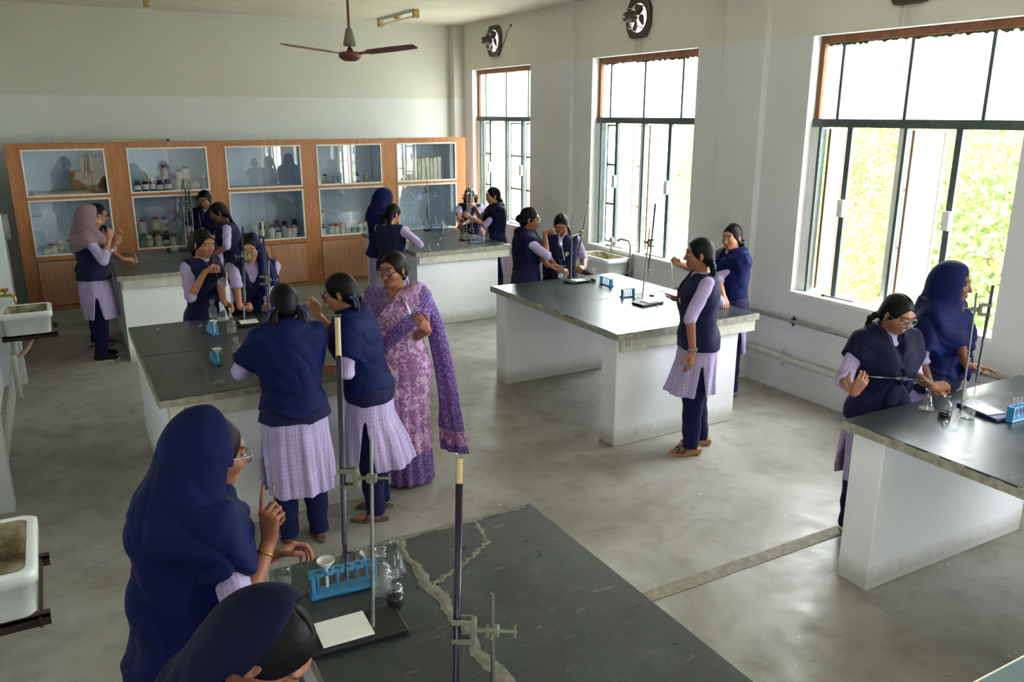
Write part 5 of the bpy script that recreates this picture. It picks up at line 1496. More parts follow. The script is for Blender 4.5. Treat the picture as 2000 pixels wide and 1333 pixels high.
def pipette(label, a, b, r_=.0032, bulb=True, group='glass pipettes held by the girls'):
    """straight glass pipette from a (top) to b (tip)"""
    a, b = Vector(a), Vector(b); o = thing('pipette', label, 'pipette', a, 0, group); d = b - a; L_ = d.length
    pr = [(.0001, 0), (r_, 0), (r_, L_ * .40)] + ([(r_ * 1.2, L_ * .42), (r_ * 2.9, L_ * .46), (r_ * 3.1, L_ * .54), (r_ * 1.2, L_ * .60)] if bulb else []) + [(r_ * .9, L_ * .64), (r_ * .8, L_ * .92), (r_ * .35, L_), (.0001, L_)]
    q = MB().lathe(pr, 10); Q = Vector((0, 0, 1)).rotation_difference(d.normalized()).to_matrix()
    MB().add([Q @ Vector(v) for v in q.v], q.f, True).build('pipette_tube', GLASS, o, fix=False); return o

# ------------------------------------------------------------------ outside the windows
GROUND = plain('dry_ground_outside', rgb(170, 160, 128), .95, 0, .15, .6)
struct(MB().box((XR + 1.5, -60, -4.4), (120, 90, -4.2)).build('ground', GROUND))
def leaf_mat(name, c):
    m = M(name, c, .6)
    v = m.coord(); n = m.noise(v, 1.4, 4)
    col = m.ramp(n, [(.3, tuple(x * .7 for x in c[:3])), (.7, c)]); m.color(col)
    tr = m.n('ShaderNodeBsdfTranslucent'); m.l(col, tr.inputs['Color'])
    mx = m.n('ShaderNodeMixShader'); mx.inputs[0].default_value = .45
    m.l(m.b.outputs[0], mx.inputs[1]); m.l(tr.outputs[0], mx.inputs[2]); m.l(mx.outputs[0], m.out.inputs['Surface']); return m.m
LEAF = [leaf_mat('neem_leaves', rgb(132, 156, 88)), leaf_mat('pale_leaves', rgb(154, 172, 114))]
BARK = plain('tree_bark', rgb(112, 96, 78), .9, 0, .25, 8)
def tree(label, loc, h, rad, n, seed, mat):
    r = thing('tree', label, 'tree', loc, 0, 'trees outside the windows'); g = np.random.default_rng(seed)
    rnd = random.Random(seed); m = MB()
    m.tube([(0, 0, 0), (.1, .05, h * .35), (-.05, .1, h * .62)], [.20, .15, .09], 9); tips = []
    m.build('trunk', BARK, r); m = MB()
    for k in range(7):
        a = k * 2.4 + rnd.random(); z0 = h * rnd.uniform(.32, .6); p1 = (math.cos(a) * rad * .4, math.sin(a) * rad * .4, z0 + h * .15); p2 = (math.cos(a + .3) * rad * .8, math.sin(a + .3) * rad * .8, z0 + h * rnd.uniform(.2, .38))
        m.tube([(0, .05, z0), p1, p2], [.07, .045, .015], 6); tips += [p1, p2, ((p1[0] + p2[0]) / 2, (p1[1] + p2[1]) / 2, p2[2] + .4)]
    m.build('branches', BARK, r)
    C_ = np.array(tips + [(0, 0, h * .85), (0, .3, h * .95)]); idx = g.integers(0, len(C_), n)
    P = C_[idx] + g.normal(0, 1, (n, 3)) * np.array([rad * .24, rad * .24, h * .085]); s_ = g.uniform(.045, .085, n)
    u = g.normal(0, 1, (n, 3)); u /= np.linalg.norm(u, axis=1)[:, None]; w = np.cross(u, g.normal(0, 1, (n, 3))); w /= np.linalg.norm(w, axis=1)[:, None]
    V = np.stack([P - u * s_[:, None], P + w * s_[:, None] * .45, P + u * s_[:, None], P - w * s_[:, None] * .45], 1).reshape(-1, 3)
    o = sdf_obj('foliage', [(V, np.arange(4 * n).reshape(n, 4))], mat, r); o['kind'] = 'stuff'
    return r
for i, (x, y, h, rad, n, lab) in enumerate([
        (13.5, 12.6, 7.6, 3.0, 7000, 'leafy tree seen through the middle window'), (17.5, 14.6, 9.0, 3.6, 7000, 'taller pale tree behind the one seen through the middle window'),
        (12.5, 8.6, 7.4, 2.8, 8000, 'leafy tree seen through the left lights of the largest window'), (16.0, 9.0, 9.0, 3.2, 7000, 'tall tree far behind the largest window, left of its middle'),
        (12.0, 6.0, 6.4, 2.8, 8000, 'bushy tree seen through the right light of the largest window'), (15.5, 5.6, 8.4, 3.2, 6000, 'broad tree further back in the right light of the largest window'),
        (22.0, 24.5, 8.6, 3.2, 4000, 'distant pale tree glimpsed through the window nearest the cabinets')]):
    tree(lab, (x, y, -4.2), h, rad, n * 2, 11 + i, LEAF[i % 2])

# ------------------------------------------------------------------ the people
FAR, MID, NEAR = .0115, .0094, .0076
person('P1', 'standing girl with mauve headscarf and black canvas shoes at the far left', (.27, 9.15), -4, h=1.56, fat=1.14, scarf='hood', scarf_mat=MAUVE, hair='flat', cape_hem=1.16, cape_v=.2, arm_cov=.12, sleeve=.5,
       R=dict(w=(0.439, 8.936, 1.267), p='grip', f=(.3, .2, 1), n=(.3, -1, .2)), L=dict(w=(.52, 9.28, 1.22), p='grip', f=(.5, 0, .8), n=(0, 1, 0)), head=(0, 12, 0), vest_hem=.86, hem=.46, feet='sneaker', vox=FAR, hood_cut=.03, skin='a')
person('P2', 'girl with dark glasses stooping over a flask behind the mauve-scarfed girl', (.27, 9.80), -12, h=1.54, lean=10, glasses=RIM_DK, hair='bun', scarf='shawl', scarf_mat=DUSK,
       R=dict(w=(0.578, 9.272, 0.97), p='cup', f=(1, .1, -.1), n=(0, -.3, 1)), L=dict(w=(0.535, 9.48, 1.126), p='grip', f=(.2, 0, 1), n=(.2, -1, 0)), head=(-8, 14, 0), vox=FAR, skin='a')
person('P3', 'smiling girl raising a pipette in front of the second cabinet', (1.64, 10.72), -112, h=1.55, hair='bun', scarf='shawl', scarf_mat=DUSK, head=(-4, 18, 0), smile=1,
       R=dict(w=(1.516, 10.47, 1.017), p='pinch', f=(-.1, -.2, 1), n=(-.2, 1, 0), e=(-.2, -.6, -.8)), L=dict(w=(1.60, 10.36, .99), p='flat', n=(0, 0, 1)), vox=FAR)
person('P4', 'girl with looped plaits leaning her elbow on the back left bench', (1.74, 9.55), 168, h=1.52, lean=12, hair='loops', head=(5, 22, 0),
       L=dict(w=(1.39, 9.27, .945), p='relax', n=(0, 0, 1), e=(.35, -1, -.5)), R=dict(w=(1.45, 9.66, 1.14), p='pinch', f=(-1, 0, .1), n=(0, .6, .8), e=(.3, .5, -1)), vox=FAR, skin='c', sleeve=.12)
person('P5', 'smiling girl with white identity card steadying a long pipette', (1.0, 7.02), -58, h=1.55, hair='pony', bow=False, head=(-2, 14, 0), lanyard=True, badge=True, smile=1, skin='a', sleeve=.06,
       R=dict(w=(0.975, 6.762, 1.242), p='pinch', f=(.75, -.1, .55), n=(-.45, .3, .8), e=(-.3, -.3, -1)), L=dict(w=(1.086, 6.7, 1.002), p='cup', f=(.5, -.6, -.3), n=(.4, .5, .6)), vox=MID)
person('P6', 'laughing girl with glasses resting both forearms on the bench', (1.42, 7.04), -106, h=1.57, lean=27, fat=1.12, scarf='side', hair='bun', glasses=RIM_GR, head=(-6, 12, 0), smile=1, skin='a', sleeve=.35,
       R=dict(w=(1.194, 6.646, 0.955), p='fist', f=(.95, -.3, .1), n=(-.1, -.5, .8), e=(-.1, -1, -.2)), L=dict(w=(1.458, 6.582, 0.955), p='fist', f=(-.95, -.3, .1), n=(.1, -.5, .8), e=(-.1, 1, -.2)), vox=MID)
person('P7', 'girl seen from behind in blue shawl before the bench numbered 9', (1.05, 4.46), 84, h=1.54, lean=6, hair='loops', scarf='shawl', head=(2, 16, 0), hem=.335, cape_hem=.80, cape_v=.30, arm_cov=.72, sleeve=.5,
       L=dict(w=(.93, 4.80, 1.0), p='relax', n=(0, -.2, 1), e=(-.5, .3, -.8)), R=dict(w=(1.22, 4.80, 1.0), p='relax', n=(0, -.2, 1), e=(-.5, -.3, -.8)), vox=NEAR)
person('P8', 'girl with glasses and blue ribbons leaning in beside the sari', (1.53, 4.56), 150, h=1.56, lean=11, hair='loops', scarf='shawl', glasses=RIM_DK, head=(2, 16, 0), hem=.38, cape_hem=.82, cape_v=.30, flare=.06, flare_dir=-1, smile=.6,
       R=dict(w=(1.333, 4.867, 1.261), p='pinch', f=(-.35, .2, .8), n=(.2, .9, .3)), L=dict(w=(1.22, 4.62, 1.0), p='relax', n=(0, 0, 1)), vox=NEAR, skin='a')
person('P9', 'teacher in pink and purple printed sari holding up an empty flask', (1.90, 5.0), -134, h=1.585, fat=1.12, outfit='sari', hair='bun', glasses=RIM_DK, head=(-14, 6, 0), skin='b', feet='slipper',
       L=dict(w=(1.977, 4.671, 1.12), p='cup', f=(-.45, -.1, .55), n=(.1, -1, .2), e=(-.1, .7, -.8)), R=dict(w=(1.691, 4.793, 0.93), p='relax', n=(0, -.5, 1)), bangle='L', vox=NEAR)
person('P10', 'girl in blue hood standing at the left end of the back right bench', (3.36, 9.25), 8, h=1.59, scarf='hood', hood_cut=.045, hair='flat', head=(-6, 24, 0), cape_hem=.84, hem=.40, R=dict(w=(3.66, 9.16, 1.0), n=(0, 0, 1)), L=dict(w=(3.68, 9.4, 1.0), n=(0, 0, 1)), vox=FAR, skin='b')
person('P11', 'short girl with bun ribbons, elbow bent, before the hooded girl', (3.22, 8.58), 38, h=1.50, hair='loops', head=(-22, 22, 0), R=dict(w=(3.402, 8.526, 1.16), p='fist', f=(-.2, .2, 1), n=(.3, -1, 0), e=(.4, -1, -.6)), L=dict(w=(3.56, 8.85, 1.02), p='relax', n=(0, 0, 1)), sleeve=.7, vox=FAR, skin='a')
person('P12', 'girl facing us behind a burette at the corner by the cabinets', (5.03, 10.28), -122, h=1.47, hair='loops', head=(0, 22, 0), R=dict(w=(4.399, 9.368, 1.0), p='relax', n=(0, 0, 1)), L=dict(w=(4.80, 10.0, 1.02), p='cup', n=(0, 0, 1)), vox=FAR, skin='c')
person('P13', 'girl adjusting a burette with both hands beside the far window', (5.02, 9.52), 166, h=1.53, hair='braid_back', scarf='shawl', scarf_mat=DUSK, head=(6, 8, 0), cape_v=.1, cape_hem=.98, arm_cov=.35, sleeve=.15,
       L=dict(w=(4.685, 9.582, 1.159), p='grip', f=(-.9, .1, .4), n=(0, -1, .2)), R=dict(w=(4.854, 9.799, 1.274), p='pinch', f=(-.95, 0, .3), n=(0, .3, 1)), vox=FAR, skin='a')
person('P14', 'girl with thin glasses lifting a pipette at the middle bench', (4.06, 7.03), -34, h=1.56, hair='bun', scarf='shawl', scarf_mat=DUSK, glasses=RIM_GR, head=(0, 8, 0), waist_tie=True, arm_cov=.18, cape_hem=.95, sleeve=.18,
       R=dict(w=(4.168, 6.867, 1.323), p='fist', f=(.85, -.2, .45), n=(-.4, .2, .9), e=(-.1, -.5, -1)), L=dict(w=(4.131, 6.627, 0.955), p='relax', f=(.9, -.4, 0), n=(0, 0, 1)), vox=MID, skin='b')
person('P15', 'girl with front plait and round badge gripping a small flask', (4.43, 6.98), -126, h=1.50, hair='braid_front', bow=False, head=(0, 30, 0), lanyard=True, badge=True, smile=1, sleeve=.12, skin='b',
       R=dict(w=(4.245, 6.716, 0.955), p='fist', f=(.8, -.55, .1), n=(-.2, -.1, 1)), L=dict(w=(4.568, 6.759, 0.96), p='grip', f=(-.85, -.4, .05), n=(.2, -.5, .8)), vox=MID)
person('P16', 'girl in wedge sandals standing with one open hand over the bench', (3.98, 4.40), 150, h=1.60, hair='loops', badge=True, head=(-2, 3, 0), feet='wedge', watch='L', hem=.47, sleeve=.08, flare=.02, step=(.05, -.06),
       L=dict(w=(3.787, 4.225, 0.836), p='relax', f=(-.12, -.05, -1), n=(.25, -1, .1), e=(-.9, .1, -.2)), R=dict(w=(3.981, 4.531, 1.137), p='open', f=(-.95, .25, .02), n=(.1, .5, -.85), e=(-.4, -.3, -1)), vox=NEAR, skin='b')
person('P17', 'girl stretching her arm to a pipette behind the sandalled girl', (5.06, 5.22), 170, h=1.54, hair='braid_front', scarf='shawl', head=(24, 6, 0), arm_cov=.20, cape_hem=.86, sleeve=.35,
       R=dict(w=(4.684, 5.469, 1.188), p='fist', f=(-.8, .1, .5), n=(-.2, .9, .3), e=(0, -.2, -1)), L=dict(w=(4.80, 5.02, .97), p='relax', n=(0, 0, 1), e=(-.5, .6, -.5)), vox=MID, skin='a')
person('P18', 'girl with round silver glasses and single plait holding a pipette sideways', (4.01, 2.88), -112, h=1.50, hair='braid_side_r', scarf='shawl', scarf_mat=DUSK, glasses=RIM_GR, head=(16, 24, 0), waist_tie=True, arm_cov=.40, cape_hem=.95, sleeve=.22,
       R=dict(w=(3.606, 2.747, 1.011), p='cup', f=(.30, -.25, .8), n=(-.5, -.6, .3), e=(-.35, .3, -1)), L=dict(w=(4.134, 2.651, 0.985), p='fist', f=(.88, -.45, .15), n=(-.1, -.5, .85)), vox=NEAR, skin='b')
person('P19', 'girl in dark blue hood gazing right beside the largest window', (4.72, 3.02), -72, h=1.56, hair='flat', scarf='hood', scarf_mat=BLUE, head=(6, 4, 0), hood_cut=.052, waist_tie=True, cape_hem=.92, cape_v=.15, arm_cov=.75,
       L=dict(w=(4.52, 2.667, 0.945), p='flat', f=(.85, -.5, -.10), n=(0, 0, 1), e=(.6, .6, -.5)), vox=NEAR, skin='c', bangle='L')
person('P20', 'nearest standing girl in long royal blue headscarf raising her finger', (.195, 2.44), 14, h=1.575, lean=11, hair='flat', scarf='bighood', hood_cut=-.012, glasses=RIM_GR, head=(-4, 12, 0), cape_hem=.93, cape_v=.22, cape_x=1.3, arm_cov=.46, sleeve=.10,
       R=dict(w=(0.442, 2.323, 1.197), p='point', f=(.12, .10, 1), n=(-.75, -.6, .1), e=(-.3, -.5, -1)), L=dict(w=(0.477, 2.511, 1.036), p='cup', f=(.75, .1, .1), n=(-.1, .5, .6)), bangle='R', vox=.0064, skin='b')
person('P21', 'girl bowing her head in navy headscarf at the bottom edge', (.135, 1.66), -30, h=1.505, lean=11, hair='flat', scarf='hood', scarf_mat=DUSK, head=(-4, 50, 0), cape_hem=.8, hood_cut=-.05,
       R=dict(w=(.48, 1.42, .97), p='relax', n=(0, 0, 1)), L=dict(w=(.52, 1.62, .97), p='relax', n=(0, 0, 1)), vox=.0064, skin='b')

# ------------------------------------------------------------------ ware standing on the benches
HB = .901
def at_(p, dz=0): return (p[0], p[1], p[2] + dz)
def line_rz(a, b): return math.atan2(b[1] - a[1], b[0] - a[0])
# nearest bench
n1b = (0.61, 2.167, 0.901); rz1 = line_rz((0.52, 2.117, 0.901), (0.72, 2.106, 0.901))
stand('nearest retort stand, its rod beside two bottles, white tile on its base', n1b, rz1, ((0.6944, 2.1408, 0.901), (0.7697, 2.2935, 1.4757)), (0.7552, 2.2641, 1.3577),
      ((0.6441, 2.2275, 1.048), (0.7271, 2.4332, 1.842)), 'tall purple burette in front of the shawled girl, pale empty end on top', size=(.30, .15), br=.0098, fill=.83, cream=True, bc=(.035, 0))
tile('large white tile lying on the nearest stand base', at_((0.611, 2.171, 0.92)), line_rz((0.54, 2.264, 0.92), (0.688, 2.258, 0.92)), .079)
n2 = (0.8027, 1.5456, 1.2092)
stand('retort stand cut by the bottom edge with a sage clamp', (n2[0] - .02, n2[1] - .06, .901), .9, ((n2[0], n2[1], .90), (0.8151, 1.5731, 1.3177)), (0.8028, 1.5482, 1.2176),
      ((0.708, 1.5714, 0.9752), (0.7895, 1.6897, 1.641)), 'nearest burette, thick and dark purple with a cream top end', br=.0098, fill=.885, jaws=2)
rz_r = line_rz((0.601, 2.399, 0.901), (0.774, 2.387, 0.901))
rack('blue rack on the nearest bench with a funnel in its first hole', (0.688, 2.416, 0.901), rz_r, 6, s=.98, tubes=(2, 3, 4), tlabel='clear test tube in the rack on the nearest bench')
funnel('milky funnel sitting in the nearest blue rack', (0.6325, 2.4102, 0.9982), .95)
funnel('clear glass funnel at the right end of the nearest blue rack', (0.7646, 2.3822, 1.0091), .85, GLASS)
bottle('tall stoppered bottle half full of clear liquid on the nearest bench', (0.795, 2.336, 0.901), 1.12, WATER, .42)
bottle('small stoppered bottle of black liquid on the nearest bench', (0.807, 2.241, 0.901), .86, DARKLIQ, .62)
flask('narrow conical flask behind the two stoppered bottles', (0.876, 2.422, 0.901), 1.0)
bottle('open bottle under the pipette of the royal blue scarf girl', (0.51, 2.522, 0.901), 1.0, WATER, .3, False)
pipette('pipette closed by the raised finger of the royal blue scarf girl', (0.473, 2.3519, 1.3669), (0.5051, 2.5075, 0.9533))
# bench 9
bottle('open bottle of clear liquid on bench 9, beside the white tile', (1.02, 6.068, 0.901), .98, WATER, .45, False)
bottle('bottle with wide lip at the blue shawl girl’s elbow', (0.936, 5.306, 0.901), 1.0, WATER, .5, False)
bottle('bottle of black liquid half hidden behind the wide-lipped one', (0.931, 5.428, 0.901), .85, DARKLIQ, .4)
bottle('stoppered clear bottle behind the farther blue rack', (0.982, 6.604, 0.901), 1.0, WATER, .25)
flask('conical flask receiving the long pipette on bench 9', (1.04, 6.497, 0.901), 1.15, WATER, .1)
rack('farther blue rack on bench 9, seen end on', (0.895, 6.137, 0.901), line_rz((0.92, 6.009, 0.901), (0.884, 6.33, 0.901)), 5, s=.80, tubes=(2,), tlabel='test tube in the farther rack on bench 9')
rack('nearer blue rack on bench 9, seen end on', (0.788, 5.374, 0.901), line_rz((0.795, 5.231, 0.901), (0.784, 5.496, 0.901)), 5, s=.80, tubes=(1, 2), tlabel='test tube in the nearer rack on bench 9')
funnel('milky funnel on the farther rack of bench 9', (0.886, 5.9612, 1.0071), .85)
funnel('milky funnel on the nearer rack of bench 9', (0.7814, 5.2284, 0.9981), .85)
s3 = (1.193, 6.265, 0.901)
stand('retort stand with tile in front of the laughing girl', s3, -.05, ((1.1588, 6.3201, 0.9011), (1.2458, 6.5015, 1.6254)), (1.2188, 6.4447, 1.399), ((1.1729, 6.3299, 0.9537), (1.2537, 6.5243, 1.7083)), 'dark burette left of the laughing girl', br=.0085, fill=.85, cream=False, bc=(.0, 0))
tile('white tile in front of the laughing girl', at_((1.185, 6.275, 0.92)), -.05, .066)
s4 = (1.278, 5.908, 0.901)
stand('retort stand behind the black-haired girl, its rod bare and reddish', s4, .2, ((1.2757, 5.9762, 0.901), (1.3298, 6.105, 1.4021)), (1.3146, 6.0697, 1.2641), ((1.274, 5.9887, 0.9373), (1.3283, 6.1958, 1.6853)), 'dark burette with cream end right of the laughing girl', br=.0085, fill=.83)
small_stopper('glass stopper lying alone near the far edge of bench 9', (0.844, 6.352, 0.901), .5)
small_stopper('tiny clear clip near the left corner of bench 9', (0.55, 6.378, 0.901), 1.2)
small_stopper('clear stopper at the near edge of bench 9, left one of the pair', (0.704, 4.887, 0.901), .1)
small_stopper('clear stopper at the near edge of bench 9, right one of the pair', (0.737, 4.89, 0.901), 3.2)
pipette('long pipette in the hand of the girl with the identity card', (1.0529, 6.789, 1.3208), (1.037, 6.4046, 1.0101))
pipette('pipette in the hand of the girl leaning beside the sari', (1.3251, 4.8653, 1.3397), (1.2865, 4.9261, 1.1693))
# bench 11
bottle('clear open bottle in front of the girl with the badge', (4.234, 6.622, 0.901), 1.05, WATER, .3, False)
s5 = (4.268, 6.431, 0.901)
stand('retort stand with tile before the two girls at the middle bench', s5, .02, ((4.2441, 6.5009, 0.901), (4.3402, 6.6441, 1.5204)), (4.3036, 6.5984, 1.3123), ((4.4364, 6.701, 1.0372), (4.6374, 6.7931, 1.6789)), 'slanting purple burette against the plait of the badge girl', br=.0085, fill=.88, cream=False, size=(.23, .13))
tile('white tile before the two girls at the middle bench', at_((4.265, 6.409, 0.92)), .02, .062)
bottle('stoppered bottle with grey contents left of the blue rack', (4.419, 6.376, 0.901), .85, DARKLIQ, .3)
rack('blue rack right of the stand on the middle bench', (4.431, 6.174, 0.901), line_rz((4.471, 6.375, 0.901), (4.455, 6.054, 0.901)), 6, s=.78, tubes=(1, 3, 4), tlabel='test tube in the left rack of the middle bench')
rack('short blue rack beside a bottle at the middle bench front', (4.29, 5.667, 0.901), line_rz((4.203, 5.645, 0.901), (4.349, 5.635, 0.901)), 4, s=.80, tubes=(1, 2), tlabel='test tube in the short rack of the middle bench')
bottle('open clear bottle touching the short blue rack', (4.36, 5.605, 0.901), .95, WATER, .4, False)
s6 = (4.272, 5.357, 0.901)
stand('retort stand leaning against the window light on the middle bench', s6, .10, ((4.3037, 5.4742, 0.901), (4.4418, 5.5879, 1.501)), (4.4144, 5.5656, 1.3826), ((4.3447, 5.4619, 1.0775), (4.4961, 5.5912, 1.7499)), 'burette seen dark against the middle window', br=.0085, fill=.93, cream=False, size=(.24, .14))
tile('white tile on the stand nearest the open hand', at_((4.292, 5.362, 0.92)), .10, .060)
bottle('tiny bottle with dark base behind the open hand', (4.421, 5.491, 0.921), .70, DARKLIQ, .25)
small_stopper('glass stopper lying by the open hand', (4.24, 5.181, 0.901), .9)
bottle('bottle under the outstretched arm of the girl behind', (4.42, 5.209, 0.901), 1.0, WATER, .35, False)
pipette('upright pipette in the outstretched fist', (4.6283, 5.5015, 1.2372), (4.2958, 5.0641, 1.0378))
pipette('pipette in the lifted fist of the girl with thin glasses', (4.3278, 6.8783, 1.3562), (3.9962, 6.2296, 1.1569))
flask('small flask in the grip of the badge girl', (4.545, 6.871, 0.902), .7)
# right bench
flask('conical flask at the peeling corner of the right bench', (3.992, 2.579, 0.901), .95, WATER, .08)
bottle('bottle of dark liquid beside the conical flask', (3.969, 2.458, 0.901), .96, DARKLIQ, .35, False)
bottle('bottle of clear liquid below the slanting burette', (4.061, 2.39, 0.901), 1.08, WATER, .45, False)
small_stopper('clear stopper in front of the dark bottle', (3.882, 2.396, 0.901), .3)
s7 = (4.24, 2.396, 0.901)
stand('navy-based retort stand before the hooded girl at the window', s7, line_rz((4.233, 2.528, 0.901), (4.088, 2.307, 0.901)) + .35, ((4.2286, 2.5312, 0.901), (4.3827, 2.6352, 1.4982)), (4.3588, 2.6209, 1.4113), ((4.2715, 2.4966, 0.955), (4.4494, 2.5923, 1.568)), 'slanting violet burette before the largest window', base_mat=NAVYB, br=.0085, fill=.95, cream=False, size=(.27, .15))
tile('white tile on the navy stand base', at_((4.219, 2.395, 0.92)), line_rz((4.233, 2.528, 0.901), (4.088, 2.307, 0.901)) + .35, .072)
rack('blue rack at the right edge of the frame', (4.299, 2.258, 0.901), line_rz((4.106, 2.264, 0.901), (4.343, 2.26, 0.901)), 6, s=.90, tubes=(0, 1, 2), tlabel='test tube in the rack at the right edge')
pipette('bulb pipette held level by the girl with silver glasses', (3.736, 2.8007, 1.0705), (4.1242, 2.6019, 1.0336), .0036)
# back right bench
stand('tall thin retort stand in front of the fifth cabinet', (4.501, 10.463, 0.901), .0, ((4.4956, 10.4679, 0.9078), (4.5701, 10.6899, 1.7381)), (4.5404, 10.6071, 1.425), ((4.4842, 10.4909, 0.9623), (4.5177, 10.6535, 1.534)), 'thin empty burette before the fifth cabinet', br=.007, fill=.3, cream=False, size=(.16, .12))
rack('blue rack on the back right bench', (4.554, 10.374, 0.901), .0, 6, s=.72, tubes=(2, 4), tlabel='test tube in the blue rack of the back right bench')
flask('upright flask behind the blue rack of the back right bench', (4.774, 10.675, 0.901), 1.0)
flask('second flask right of the one behind the blue rack', (4.764, 10.497, 0.901), .85)
stand('bright steel retort stand beside the grey rack', (4.535, 9.358, 0.901), .0, ((4.5816, 9.4832, 0.901), (4.6756, 9.6259, 1.5153)), (4.6622, 9.6152, 1.4583), ((4.714, 9.632, 0.9461), (4.8089, 9.7896, 1.6092)), 'pinkish burette between the two girls by the far window', br=.007, fill=.7, cream=False, size=(.16, .12))
rack('grey test tube rack at the near edge of the back right bench', (4.536, 9.113, 0.901), .02, 6, RACKG, s=.78, tubes=(0, 2), tlabel='test tube in the grey rack')
bottle('round bottle before the dark-plaited girl at the far corner', (4.78, 10.019, 0.901), .95, WATER, .5)
bottle('bottle behind the grey rack', (4.802, 9.57, 0.901), .9, WATER, .3)
bottle('bottle at the right end of the grey rack', (4.731, 9.2, 0.901), 1.0, WATER, .4)
bottle('flat-topped bottle near the far stand', (4.803, 9.784, 0.901), .9, DARKLIQ, .4)
funnel('clear funnel upside down at the near edge of the back right bench', (3.765, 8.797, 0.94), 1.0, GLASS, (PI, 0, 0))
small_stopper('glass stopper lying right of the upturned funnel, farther one', (4.234, 9.524, 0.901), .4)
small_stopper('glass stopper lying right of the upturned funnel, nearer one', (4.007, 9.079, 0.901), 1.4)
# back left bench
stand('left one of two thin stands on the back left bench', (1.312, 10.261, 0.901), .1, ((1.3142, 10.3511, 0.9126), (1.3638, 10.5537, 1.6386)), (1.3499, 10.4909, 1.4161), ((1.3517, 10.3559, 0.9946), (1.3972, 10.5385, 1.6503)), 'thin dark burette on the left of the pair by the second cabinet', br=.0075, fill=.88, size=(.18, .13))
stand('right one of two thin stands on the back left bench', (1.444, 10.453, 0.901), .1, ((1.4339, 10.5031, 0.901), (1.4682, 10.7186, 1.6409)), (1.4522, 10.6385, 1.3605), ((1.4188, 10.5398, 0.9905), (1.4544, 10.732, 1.6588)), 'thin burette with white top on the right of the pair by the second cabinet', br=.0075, fill=.80, size=(.18, .13))
bottle('clear bottle near the pair of thin stands', (1.17, 10.17, 0.901), 1.1, WATER, .4)
bottle('small black bottle left of the clear one by the thin stands', (1.102, 10.208, 0.901), .7, DARKLIQ, .6)
bottle('bottle in front of the elbow-leaning girl', (1.478, 9.481, 0.901), 1.2, WATER, .35, False)
pipette('pipette in the hand of the elbow-leaning girl', (1.40, 9.64, 1.16), (1.4145, 8.9084, 1.1585))
pipette('pipette raised by the smiling girl before the second cabinet', (1.5187, 10.4098, 1.0186), (1.5059, 10.4587, 1.3505), .003, False)
flask('flask steadied by the stooping girl with dark glasses', (0.686, 9.575, 0.903), 1.0, WATER, .2)
pipette('tube from the stooping girl into her flask', (0.5505, 9.5385, 1.1815), (0.6853, 9.4184, 0.9819), .004, False)
flask('empty conical flask held up by the teacher', PEOPLE['P9']['grip']['L'], 1.05)
fk = bpy.data.objects['conical_flask'] if False else [o for o in bpy.data.objects if o.get('label') == 'empty conical flask held up by the teacher'][0]
fk.location = (1.9213, 4.7307, 1.2278); fk.rotation_euler = Vector((0, 0, 1)).rotation_difference((Vector((1.8731, 4.7911, 1.3342)) - Vector(fk.location)).normalized()).to_euler()

# ------------------------------------------------------------------ cabinet contents
JW = plain('white_plastic_jar', rgb(222, 220, 212), .4, 0, .05); JB = plain('dark_reagent_bottle', rgb(46, 44, 44), .25, 0, .2); JBR = plain('amber_bottle', rgb(92, 66, 44), .25, 0, .15); JC = plain('cream_jar', rgb(200, 190, 160), .5, 0, .1); JGR = plain('pale_green_bottle', rgb(150, 176, 166), .3)
LBL = plain('paper_label', rgb(226, 222, 208), .8, 0, .08, 40); CAPR = plain('red_cap', rgb(190, 44, 62), .4); CAPB = plain('blue_cap', rgb(40, 78, 160), .4); CAPY = plain('yellow_cap', rgb(214, 190, 50), .4); CAPK = plain('black_cap', rgb(30, 30, 32), .5); CAPW = plain('white_cap', rgb(226, 226, 222), .4)
CARDB = wood('brown_cardboard', rgb(150, 104, 58), rgb(168, 120, 70), (3, 3, 3), .85)
_jar = {}
def jar(label, x, y, z, w, h, body, cap, lab=True, group='jars in the wall cabinets'):
    k = (round(w, 3), round(h, 3), body.name, cap.name, lab)
    if k not in _jar:
        r = w / 2; bm_ = MB().lathe([(.0001, 0), (r * .96, 0), (r, .004), (r, h * .66), (r * .93, h * .74), (r * .62, h * .80), (r * .62, h * .84)], 14).mesh('jar_body'); bm_.materials.append(body)
        cm = MB().lathe([(r * .70, h * .82), (r * .72, h * .83), (r * .72, h * .985), (r * .66, h), (.0001, h)], 14).mesh('cap'); cm.materials.append(cap)
        lm = MB().lathe([(r * 1.01, h * .16), (r * 1.012, h * .58)], 14).mesh('paper_label'); lm.materials.append(LBL); _jar[k] = (bm_, cm, lm if lab else None)
    t = thing('jar', label, 'jar', (x, y, z), random.uniform(0, 6), group)
    for n, me in zip(('jar_body', 'cap', 'paper_label'), _jar[k]):
        if me: link(bpy.data.objects.new(n, me), t)
S1, S2 = .851, 1.531
cf = CF + .12
def CX(i, u): return BAYS[i][0] + (BAYS[i][1] - BAYS[i][0]) * u
place = ['at the left end', 'left of the middle', 'near the middle', 'right of the middle', 'at the right end']
def pl(u): return place[min(4, int(u * 5))]
nm5 = ['first', 'second', 'third', 'fourth', 'fifth']
used_lab = {}
